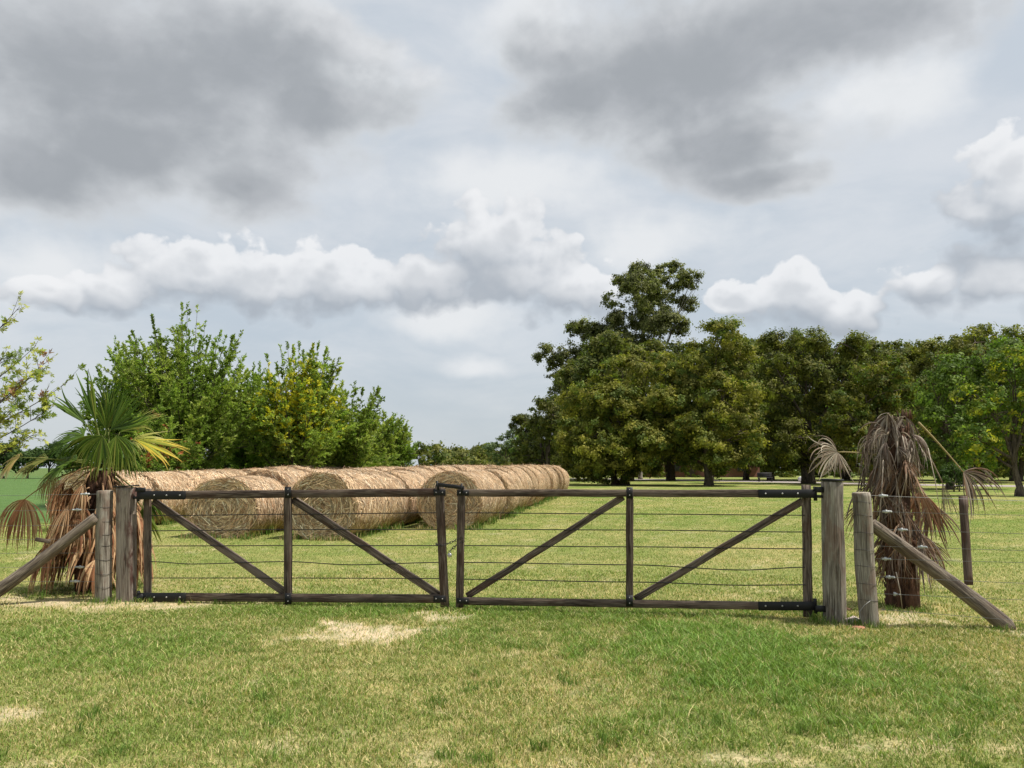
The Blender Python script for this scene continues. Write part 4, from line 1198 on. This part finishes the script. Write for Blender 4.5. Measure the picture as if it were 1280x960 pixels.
def tree_px(name, label, px, Y, lobes_px, leaf, cover, cols, trunk_h, r0, clump=.6, group=None, depth_k=0.9, seed=1, stems=1, bark=None, yellow=None, inner=.25, cat='tree', flat=.75, grow=1.0):
    """lobes in photo pixels around their own distance Y; each lobe gets real depth"""
    rnd = random.Random(seed)
    base = P(px, HOR, Y); base.z = 0
    tr = thing(name, label, cat, base, group)
    lob = []
    for i, l in enumerate(lobes_px):
        c = P(l[0], l[1], Y) - base; s = Y / F
        dy = l[4] if len(l) > 4 else rnd.uniform(-1, 1) * l[2] * s * 0.7
        lob.append((c.x, dy, c.z, l[2] * s * grow, min(l[2], l[3] * 1.4) * s * depth_k + .2, l[3] * s * grow))
    mt = MB(); limbs(mt, lob, trunk_h, r0, rnd, stems=stems); mt.build('trunk', bark or M_BARK, tr) if False else None
    o = bpy.data.objects.new('trunk', mt.mesh('trunk', bark or M_BARK, smooth=True)); COL.objects.link(o); o.parent = tr
    mc = MB(); blob_crown(mc, lob, leaf, cover, cols, clump, flat, yellow=yellow, inner=inner)
    o = bpy.data.objects.new('crown', mc.mesh('crown', M_LEAF)); COL.objects.link(o); o.parent = tr
    return tr

OL = [(0.205, 0.20, 0.038), (0.16, 0.175, 0.033), (0.11, 0.145, 0.030), (0.26, 0.24, 0.046)]
OLD = [(0.115, 0.128, 0.030), (0.08, 0.102, 0.026), (0.15, 0.150, 0.036)]
GRN = [(0.12, 0.175, 0.035), (0.15, 0.205, 0.04), (0.085, 0.135, 0.028)]
EUC = [(0.19, 0.195, 0.07), (0.15, 0.16, 0.058), (0.11, 0.12, 0.045)]
FAR_HAZE = [(0.14, 0.165, 0.095), (0.12, 0.145, 0.085), (0.16, 0.18, 0.10)]  # greyed leaf colours, distance haze put into the colour
GRP = 'trees of the grove across the lawn'
tree_px('eucalyptus_tree', 'tallest tree, a ragged eucalyptus rising above the grove', 800, 100,
        [(806, 345, 27, 23), (840, 343, 22, 17), (864, 352, 13, 10), (790, 372, 32, 26), (828, 380, 30, 24), (857, 378, 15, 9),
         (795, 412, 38, 30), (826, 420, 28, 26), (766, 428, 28, 22), (737, 425, 24, 22), (722, 410, 14, 9), (688, 445, 18, 12), (700, 463, 16, 12),
         (706, 484, 11, 12), (742, 455, 30, 18), (800, 455, 40, 30), (720, 445, 14, 12)],
        .28, 2.8, EUC, 12, .27, clump=.9, seed=2, bark=M_BARKP, inner=.3, grow=1.14)
tree_px('grove_tree', 'dark rounded tree at the left end of the grove', 690, 76,
        [(690, 520, 24, 24), (672, 545, 20, 24), (705, 545, 25, 28), (688, 575, 28, 18), (660, 575, 14, 16), (715, 575, 25, 20)], .26, 1.7, OLD, 4, .3, seed=3, grow=1.14, group=GRP, stems=3)
tree_px('grove_tree', 'broad olive green tree with low skirts, second from the grove left end', 775, 69,
        [(738, 500, 32, 26), (775, 478, 34, 26), (812, 466, 34, 26), (840, 490, 30, 30), (765, 525, 42, 36), (815, 520, 40, 36), (722, 545, 28, 34), (755, 568, 36, 26), (790, 572, 30, 24), (825, 565, 34, 24), (845, 545, 28, 30), (790, 505, 36, 30), (735, 588, 26, 12), (770, 592, 28, 11), (805, 586, 22, 9), (715, 580, 22, 20), (740, 558, 36, 28, -3.2), (788, 560, 36, 26, -3.6), (765, 586, 30, 11, -3.6), (832, 560, 30, 26, -3), (715, 555, 22, 26, -2.5), (812, 520, 34, 28, -3), (760, 520, 34, 28, -3)],
        .21, 1.9, OL, 4.5, .32, clump=.75, seed=4, grow=1.14, group=GRP, stems=4)
tree_px('grove_tree', 'high domed olive tree right of the eucalyptus', 890, 66,
        [(900, 426, 34, 25), (928, 450, 22, 22), (868, 452, 30, 26), (905, 465, 40, 30), (870, 495, 32, 28), (920, 500, 32, 30), (860, 535, 28, 24), (900, 540, 40, 24), (935, 530, 20, 22), (878, 572, 24, 13), (915, 575, 20, 12), (895, 587, 16, 8), (850, 570, 22, 12), (872, 548, 32, 26, -3), (915, 550, 30, 24, -3), (885, 578, 26, 11, -3.4), (925, 578, 18, 10, -3), (895, 505, 34, 28, -3)],
        .21, 1.9, OL, 5, .3, clump=.8, seed=5, grow=1.14, group=GRP, stems=3)
tree_px('grove_tree', 'wide dark olive tree in the middle of the grove', 1010, 74,
        [(978, 445, 30, 26), (1010, 436, 34, 24), (1050, 438, 32, 24), (1070, 455, 18, 20), (965, 475, 26, 28), (1010, 475, 38, 28), (1050, 480, 30, 26), (985, 515, 30, 24), (1030, 520, 36, 26), (975, 545, 22, 20), (1010, 560, 30, 18), (1040, 572, 26, 16), (965, 520, 20, 22), (975, 572, 22, 14), (1000, 582, 20, 9), (985, 555, 28, 22, -3), (1030, 553, 30, 22, -3), (955, 560, 20, 22, 0)],
        .23, 1.8, OLD + OL[:2], 5, .32, clump=.85, seed=6, grow=1.14, group=GRP, stems=2)
tree_px('grove_tree', 'bronze green rounded tree between the grove middle and the dead palm', 1095, 68,
        [(1095, 470, 32, 24), (1075, 505, 34, 26), (1115, 500, 30, 26), (1055, 530, 26, 26), (1090, 545, 36, 26), (1125, 540, 28, 28), (1070, 570, 30, 16), (1100, 580, 28, 14), (1130, 572, 24, 16), (1050, 585, 18, 9)],
        .25, 1.7, [(0.19, 0.175, 0.035), (0.15, 0.155, 0.03), (.10, .14, .028)], 4, .28, clump=.75, seed=7, grow=1.14, group=GRP, stems=3)
tree_px('grove_tree', 'tall dark tree behind the bright green tree on the right', 1200, 78,
        [(1150, 450, 26, 18), (1175, 437, 18, 14), (1210, 440, 30, 24), (1250, 425, 32, 20), (1285, 430, 36, 24), (1190, 470, 36, 26), (1240, 465, 40, 30), (1150, 485, 32, 26), (1290, 480, 40, 30), (1330, 460, 50, 35), (1160, 530, 34, 28), (1200, 545, 36, 28), (1240, 540, 36, 30), (1180, 575, 34, 16), (1230, 578, 34, 14), (1290, 540, 40, 34)],
        .28, 1.6, OLD + OL[:1], 6, .32, clump=.8, seed=8, grow=1.14, group=GRP, stems=2)
tree_px('broadleaf_tree', 'bright green leafy tree right of the dead palm, behind the yellowing tree', 1185, 55,
        [(1165, 490, 30, 26), (1200, 470, 36, 28), (1235, 450, 32, 26), (1255, 475, 40, 32), (1170, 530, 32, 26), (1215, 515, 40, 32), (1150, 560, 30, 22), (1200, 560, 36, 26), (1250, 530, 40, 32), (1280, 500, 36, 32), (1170, 583, 26, 10), (1140, 578, 20, 12)],
        .24, 1.5, GRN, 3.5, .22, clump=.7, seed=9)
tree_px('broadleaf_tree', 'yellowing broadleaf tree with dark trunk at the right edge', 1272, 42,
        [(1222, 500, 26, 20), (1240, 520, 32, 24), (1270, 490, 30, 26), (1215, 552, 24, 18), (1245, 565, 34, 20), (1285, 545, 34, 26), (1300, 500, 34, 30), (1310, 570, 30, 20), (1268, 455, 26, 24), (1310, 450, 34, 28)],
        .19, 1.2, [(0.13, 0.185, 0.025), (0.10, 0.16, 0.025), (0.20, 0.22, 0.03)], 3.0, .2, clump=.5, seed=10, yellow=(.18, (.42, .40, .04)))
tree_px('shrub', 'low dark green shrub behind the drooping frond of the dead palm', 1192, 50,
        [(1185, 597, 15, 13), (1200, 602, 15, 11), (1192, 590, 12, 10)], .14, 1.6, [(0.05, .085, .025), (.07, .11, .03)], .6, .04, clump=.4, seed=12, cat='shrub', stems=2)
# back rows of the grove: copies of two crowns
protos = []
for s, sd_ in ((0, 21), (1, 22)):
    rn = random.Random(sd_); Yp = 88
    lob = [(900 + rn.uniform(-40, 40), 465 + rn.uniform(-35, 118), rn.uniform(22, 34), rn.uniform(16, 24)) for _ in range(22)]
    tr = tree_px('grove_tree', 'x', 900, Yp, lob, .34, 1.3, OLD, 5, .3, clump=.9, seed=sd_, group='trees in the back of the grove', stems=3)
    protos.append(tr)
back = [(664, 96, .48), (705, 90, .82), (745, 94, .95), (790, 88, 1.0), (840, 92, 1.0), (885, 88, 1.0), (930, 96, 1.0), (965, 90, .95), (1010, 92, 1.02), (1055, 97, 1.0),
        (1095, 88, .95), (1135, 92, 1.0), (1180, 96, 1.0), (1225, 92, 1.0), (1270, 88, .95), (1320, 92, 1.0), (1370, 88, 1.0)]
bl = ['behind the far left end of the grove', 'behind the dark rounded left tree', 'behind the broad low skirted tree, left part', 'behind the middle of the broad low skirted tree',
      'behind the gap left of the domed tree', 'straight behind the high domed tree', 'behind the right flank of the domed tree', 'in the dark gap between domed tree and grove middle',
      'straight behind the wide dark middle tree', 'behind the right half of the middle tree', 'behind the bronze green tree', 'behind the crown of the dead palm',
      'behind the bright green tree, left part', 'behind the bright green tree, right part', 'behind the yellowing tree', 'beyond the right edge of the photo', 'farthest right, beyond the photo edge']
for i, ((px_, Y_, sc_), lb) in enumerate(zip(back, bl)):
    tr = protos[i % 2] if i < 2 else copy_tree(protos[i % 2])
    b = P(px_, HOR, Y_); b.z = 0; tr.location = b; tr.rotation_euler = (0, 0, i * 1.3); tr.scale = (sc_, sc_, sc_)
    tr['label'] = 'dark back row tree standing ' + lb

# mid distance and far trees
tree_px('far_tree', 'small dark tree at the right end of the left tree group', 527, 88, [(527, 562, 9, 9), (522, 572, 10, 9), (533, 573, 8, 8), (527, 582, 9, 6)], .3, 1.6, OLD, 2, .15, seed=31)
tree_px('far_tree', 'tiny hazy tree in the gap right of the small dark tree', 549, 150, [(549, 573, 9, 6), (552, 580, 12, 5), (541, 581, 8, 5)], .45, 1.5, FAR_HAZE, 3, .2, seed=32, group='hazy trees on the horizon')
tree_px('far_tree', 'low hazy rounded tree on the horizon above the lawn row of bales', 592, 150, [(580, 574, 12, 8), (600, 570, 14, 8), (592, 580, 22, 6), (570, 580, 10, 6)], .45, 1.5, FAR_HAZE, 3, .25, seed=33, group='hazy trees on the horizon')
tree_px('far_tree', 'hazy tree rising left of the dark grove end', 632, 130, [(618, 563, 14, 10), (635, 553, 14, 12), (645, 545, 12, 12), (630, 575, 22, 10), (650, 565, 16, 16)], .4, 1.5, [(0.13, .165, .075), (.11, .145, .07)], 3, .25, seed=34, group='hazy trees on the horizon')  # leaf colours greyed here too, in place of air haze
tree_px('far_tree', 'fresh green tree beside the dark left end of the grove', 655, 105, [(655, 555, 16, 14), (665, 540, 14, 12), (670, 572, 18, 10), (648, 570, 14, 10)], .34, 1.5, GRN, 3, .2, seed=35)
for i, (x0, lb) in enumerate(((5, 'leftmost'), (35, 'second'), (62, 'third'), (90, 'fourth'), (-30, 'cut off by the photo edge'))):
    rn = random.Random(50 + i)
    tree_px('field_tree', ('green field edge tree, ' + lb + ' of those behind the crop field'), x0, 108, [(x0 + rn.uniform(-12, 12), 572 + rn.uniform(-10, 12), 15, 11) for _ in range(7)],
            .34, 1.5, [(0.06, .10, .03), (.075, .12, .035)], 2, .15, seed=50 + i, group='trees along the far edge of the crop field')
for i, x0 in enumerate((150, 215, 280, 345, 410, 470)):
    rn = random.Random(70 + i)
    tree_px('field_tree', ORD[i] + ' dark bushy tree from the left, low behind the left tree group', x0, 75, [(x0 + rn.uniform(-30, 30), 578 + rn.uniform(-14, 10), 22, 13) for _ in range(7)],
            .26, 1.4, [(0.045, .08, .02), (.055, .09, .022)], 1.5, .12, seed=70 + i, group='dark trees behind the left tree group')

# upright shooting trees on the left
def shoot_tree(name, label, px, Y, Hh, Rr, shoots, leaf, cols, seed, yellow=None, group=None, zmin=0.6, tw=36, lpt=25):
    rn = random.Random(seed); base = P(px, HOR, Y); base.z = 0
    tr = thing(name, label, 'tree', base, group)
    mt = MB()
    tube(mt, [Vector((0, 0, -.2)), Vector((.02, 0, .4)), Vector((-.05, .05, 1.2)), Vector((0, 0, Hh * .45))], [.16, .13, .11, .07], 9, rough=.1)
    P0 = []; D = []; C = []; S = []
    cols_ = [np.array(c) for c in cols]
    for k in range(shoots):
        az = rn.uniform(0, 2 * math.pi); u = math.sqrt(rn.random()); r_ = Rr * u
        ztop = Hh * (1 - 0.36 * u ** 2.4) * rn.uniform(0.74, 1.04)
        if k % 3 == 0: ztop *= rn.uniform(.45, .8)
        tip = Vector((math.cos(az) * r_, math.sin(az) * r_, max(1.2, ztop)))
        st = Vector((0, 0, rn.uniform(zmin, Hh * .4)))
        c1 = Vector((tip.x * .45, tip.y * .45, st.z + (tip.z - st.z) * 0.38))
        q_ = [st * (1 - a) ** 2 + c1 * 2 * a * (1 - a) + tip * a * a for a in np.linspace(0, 1, 9)]
        tube(mt, q_, [.045 * (1 - .11 * i) for i in range(9)], 5, caps=False)
        bright = rn.uniform(.75, 1.25); bc = cols_[rn.randrange(len(cols_))]
        for j in range(tw):
            a = rn.uniform(.22, 1.0); i = min(7, int(a * 8)); s0 = q_[i].lerp(q_[i + 1], a * 8 - i); dd = (q_[i + 1] - q_[i]).normalized()
            pr = Vector((rn.gauss(0, 1), rn.gauss(0, 1), rn.gauss(0, .4))); pr = (pr - dd * pr.dot(dd)).normalized()
            ln = rn.uniform(.25, .85) * (1.15 - .75 * a)
            d2 = (dd * .75 + pr).normalized()
            if a > 0.97: d2 = dd; ln = .35
            yl = False
            if yellow is not None:
                w_ = s0 + Vector((0, 0, 0))
                yl = (Vector((w_.x, 0, w_.z)) - Vector(yellow[0])).length < yellow[1] * rn.uniform(.3, 1.5) and rn.random() < .5 or rn.random() < .03
            for l in range(lpt):
                f_ = (l + rn.random()) / lpt
                P0.append(s0 + d2 * ln * f_); D.append((d2 + Vector((rn.gauss(0, .8), rn.gauss(0, .8), rn.gauss(0, .6)))).normalized())
                cc = np.array(yellow[2]) if yl else bc
                C.append(cc * bright * rn.uniform(.75, 1.25)); S.append(leaf * rn.uniform(.6, 1.2))
    P0 = np.array([tuple(v) for v in P0]); D = np.array([tuple(v) for v in D]); C = np.array(C); S = np.array(S)
    n = len(P0); r_ = rng.normal(size=(n, 3)) + np.array([0, 0, .8]); b = np.cross(D, r_); b /= np.linalg.norm(b, axis=1, keepdims=True)
    s = S[:, None]
    v = np.stack([P0, P0 + D * s * .5 + b * s * .24, P0 + D * s, P0 + D * s * .5 - b * s * .24], 1).reshape(-1, 3)
    mc = MB(); mc.add(v, [np.arange(n)[:, None] * 4 + np.array([[0, 1, 2, 3]])], np.repeat(C, 4, 0))
    o = bpy.data.objects.new('trunk', mt.mesh('trunk', M_BARK, smooth=True)); COL.objects.link(o); o.parent = tr
    o = bpy.data.objects.new('crown', mc.mesh('crown', M_LEAF)); COL.objects.link(o); o.parent = tr
    return tr
LG = [(0.20, 0.275, 0.05), (0.235, 0.305, 0.06), (0.165, 0.235, 0.043), (0.29, 0.34, 0.075)]
YE = (0.52, 0.47, 0.04)
GL_ = 'young trees with upright shoots on the left'
shoot_tree('young_tree', 'tallest left hand tree with long leafy shoots, behind the green palm', 232, 31, 8.0, 3.4, 170, .118, LG, 101, group=GL_)
shoot_tree('young_tree', 'narrow green tree at the left side of the tall left tree', 160, 32, 7.2, 1.9, 60, .118, LG, 102, group=GL_)
shoot_tree('young_tree', 'green tree with a band of yellow leaves, left of centre', 372, 33, 7.1, 2.6, 135, .118, LG, 103, yellow=((0.0, 0, 4.3), 1.4, YE), group=GL_)
shoot_tree('young_tree', 'green tree filling between the tallest and the yellow banded tree', 312, 36, 6.4, 2.3, 90, .12, LG, 106, group=GL_)
shoot_tree('young_tree', 'sloping green tree to the right of the yellow banded tree', 432, 36, 5.9, 2.7, 105, .12, LG, 104, group=GL_)
shoot_tree('young_tree', 'small separate rounded tree at the right of the left group', 487, 42, 4.6, 1.5, 60, .125, LG, 105, group=GL_)
shoot_tree('young_tree', 'low leafy sapling above the bales just right of the palm', 190, 27, 3.6, 1.7, 40, .11, LG, 107, yellow=((0.6, 0, 2.0), .35, (.40, .14, .07)), group=GL_)

# near maple like tree at the left edge
def near_tree():
    Y = 12.0; base = P(-135, HOR, Y); base.z = 0
    tr = thing('maple_tree', 'sparse yellow green maple with twigs reaching in at the left edge', 'tree', base)
    rn = random.Random(77); mt = MB(); V = []; Fq = []; C = []
    def loc(px, py, dy=0): return P(px, py, Y + dy) - base
    tube(mt, [Vector((0, 0, -.2)), Vector((0, 0, .5)), Vector((.05, 0, 1.4)), Vector((0, .05, 2.4)), Vector((.1, 0, 3.6))], [.11, .09, .075, .06, .03], 9)
    tips = [((25, 383), 0, 3.0), ((45, 432), .3, 2.4), ((40, 470), -.5, 2.0), ((84, 478), 0, 2.0), ((66, 508), .3, 1.7), ((20, 510), -.4, 1.6), ((38, 545), .1, 1.4), ((-5, 550), -.2, 1.4), ((10, 440), .6, 2.2), ((-20, 400), 0, 2.8), ((55, 455), -.2, 2.0)]
    for k in range(14): tips.append(((rn.uniform(-260, -20), rn.uniform(360, 540)), rn.uniform(-1.3, 1.3), rn.uniform(1.6, 2.9)))
    for (tp_, dy, z0) in tips:
        s0 = Vector((0.02, 0, z0 * .85)); e = loc(*tp_, dy)
        mid = s0.lerp(e, .55) + Vector((0, 0, -.12 * (e - s0).length * (1 if e.z > s0.z else -1)))
        q_ = [s0 * (1 - a) ** 2 + mid * 2 * a * (1 - a) + e * a * a for a in np.linspace(0, 1, 11)]
        tube(mt, q_, [.022 * (1 - .085 * i) for i in range(11)], 5, caps=False, col=(1, 1, 1))
        for j in range(26):
            a = rn.uniform(.3, 1); i = min(9, int(a * 10)); p0 = q_[i].lerp(q_[i + 1], a * 10 - i); dd = (q_[i + 1] - q_[i]).normalized()
            pr = Vector((rn.gauss(0, 1), rn.gauss(0, .8), rn.gauss(0.2, .7))); d2 = (dd + pr.normalized() * .9).normalized(); ln = rn.uniform(.12, .42)
            tube(mt, [p0, p0 + d2 * ln], [.005, .002], 4, caps=False)
            yl = rn.random()
            for l in range(rn.randint(5, 10)):
                c = p0 + d2 * ln * rn.uniform(.2, 1.05); ld = (d2 + Vector((rn.gauss(0, .8), rn.gauss(0, .8), rn.gauss(-.3, .6)))).normalized()
                r2 = Vector((rn.gauss(0, 1), rn.gauss(0, 1), rn.gauss(0, 1))); w_ = ld.cross(r2).normalized(); S = rn.uniform(.05, .10)
                c = c + ld * .03
                col = (0.17, 0.22, 0.05) if yl < .45 else ((0.34, 0.35, 0.07) if yl < .97 else (0.26, 0.13, 0.09))
                b = rn.uniform(.7, 1.3); col = tuple(x * b for x in col)
                for ang_, sc in ((0, 1), (.95, .75), (-.95, .75), (1.9, .42), (-1.9, .42)):
                    dl_ = ld * math.cos(ang_) + w_ * math.sin(ang_); wl_ = w_ * math.cos(ang_) - ld * math.sin(ang_)
                    o_ = len(V); V += [tuple(c), tuple(c + dl_ * S * sc * .5 + wl_ * S * sc * .2), tuple(c + dl_ * S * sc), tuple(c + dl_ * S * sc * .5 - wl_ * S * sc * .2)]
                    Fq.append((o_, o_ + 1, o_ + 2, o_ + 3)); C += [col] * 4
    mc = MB(); mc.add(V, Fq, np.array(C))
    o = bpy.data.objects.new('trunk', mt.mesh('trunk', M_BARK, smooth=True)); COL.objects.link(o); o.parent = tr
    o = bpy.data.objects.new('crown', mc.mesh('crown', M_LEAF)); COL.objects.link(o); o.parent = tr
near_tree()

# ------------------------------------------------------------------ things glimpsed under the grove
mc = MB(); lob = []
rn = random.Random(8)
for px_ in range(600, 1500, 16):
    if 800 < px_ < 944 and rn.random() < .6: continue
    c = P(px_ + rn.uniform(-8, 8), 0, 119 + rn.uniform(-3, 2)); lob.append((c.x, c.y, rn.uniform(.9, 1.5), 1.7, 1.5, rn.uniform(1.2, 1.9)))
blob_crown(mc, lob, .4, 1.4, OLD, .9)
tag(mc.build('shade_foliage', M_LEAF), 'added dark foliage standing in for shade under the grove, beyond the path', 'shade_foliage', kind='stuff')  # dark leaf strip added so the gap under the grove looks shaded
wb = P(1010, HOR, 150); wb.z = 0
mc = MB(); lob = []
rn = random.Random(5)
for px_ in range(560, 1560, 22):
    for k in range(4):
        c = P(px_ + rn.uniform(-12, 12), 0, 145 + rn.uniform(-4, 10)); lob.append((c.x, c.y, rn.uniform(0.6, 3) + k * 3.2 * (1 if px_ > 700 else .22), 4.2, 4, 3.0 if px_ > 700 else 1.7))
blob_crown(mc, lob, .6, 1.3, OLD, 1.6)
tag(mc.build('woodland', M_LEAF), 'dark unbroken wood closing the view behind the grove', 'woodland', kind='stuff')
bd = P(872, HOR, 122); bd.z = 0
hs = thing('brick_building', 'low brick building glimpsed between the trunks under the grove', 'building', bd)
def box(m, c, sx_, sy_, sz_): beam(m, Vector(c) - Vector((0, 0, sz_ / 2)), Vector(c) + Vector((0, 0, sz_ / 2)), sx_, sy_, side=(1, 0, 0), ch=0.02, wob=0)
m = MB(); box(m, bd + Vector((0, 3, 1.4)), 20, 6, 2.8); m.build('wall', M_BRICK, hs)
m = MB(); vs = []
for x in (-10.6, 10.6): vs += [(bd.x + x, bd.y - .6, 2.82), (bd.x + x, bd.y + 3, 4.6), (bd.x + x, bd.y + 6.6, 2.82)]
m.add(vs, [(0, 3, 4, 1), (1, 4, 5, 2), (0, 1, 2), (3, 5, 4), (0, 2, 5, 3)]); m.build('roof', M_ROOF, hs)
for x in (-7, -3.5, 3, 7):
    m = MB(); box(m, bd + Vector((x, -.05, 1.5)), 1.3, .12, 1.2); wn_ = m.build('window', M_ROOF, hs)
    m = MB(); box(m, bd + Vector((x, -.13, 1.5)), 1.1, .05, 1.0); m.build('pane', M_DARK, wn_)
m = MB(); box(m, bd + Vector((-1, -.05, 1.05)), 1.0, .12, 2.1); m.build('door', M_ROOF, hs)

def trunk_detail():
    c = P(956, HOR, 84); c.z = 0
    o = thing('bench', 'dark low bench standing in the shade under the grove', 'bench', c)
    m = MB(); box(m, c + Vector((0, 0, .45)), 1.6, .45, .06); m.build('seat', M_DARK, o)
    m = MB(); box(m, c + Vector((0, .22, .75)), 1.6, .05, .5); m.build('backrest', M_DARK, o)
    for x in (-.7, .7):
        m = MB(); box(m, c + Vector((x, 0, .21)), .1, .4, .42); m.build('leg', M_DARK, o)
    c = P(1001, HOR, 82); c.z = 0
    o = thing('drum', 'small white drum lying in the shade left of the right gate post top', 'drum', c)
    m = MB(); tube(m, [c + Vector((0, -.25, .3)), c + Vector((0, -.22, .3)), c + Vector((0, .25, .3))], [.24, .3, .3], 20); m.build('barrel', M_WHITE, o)
    m = MB(); tube(m, [c + Vector((0, -.27, .3)), c + Vector((0, -.255, .3))], .1, 14); m.build('lid', M_ALU, o)
trunk_detail()
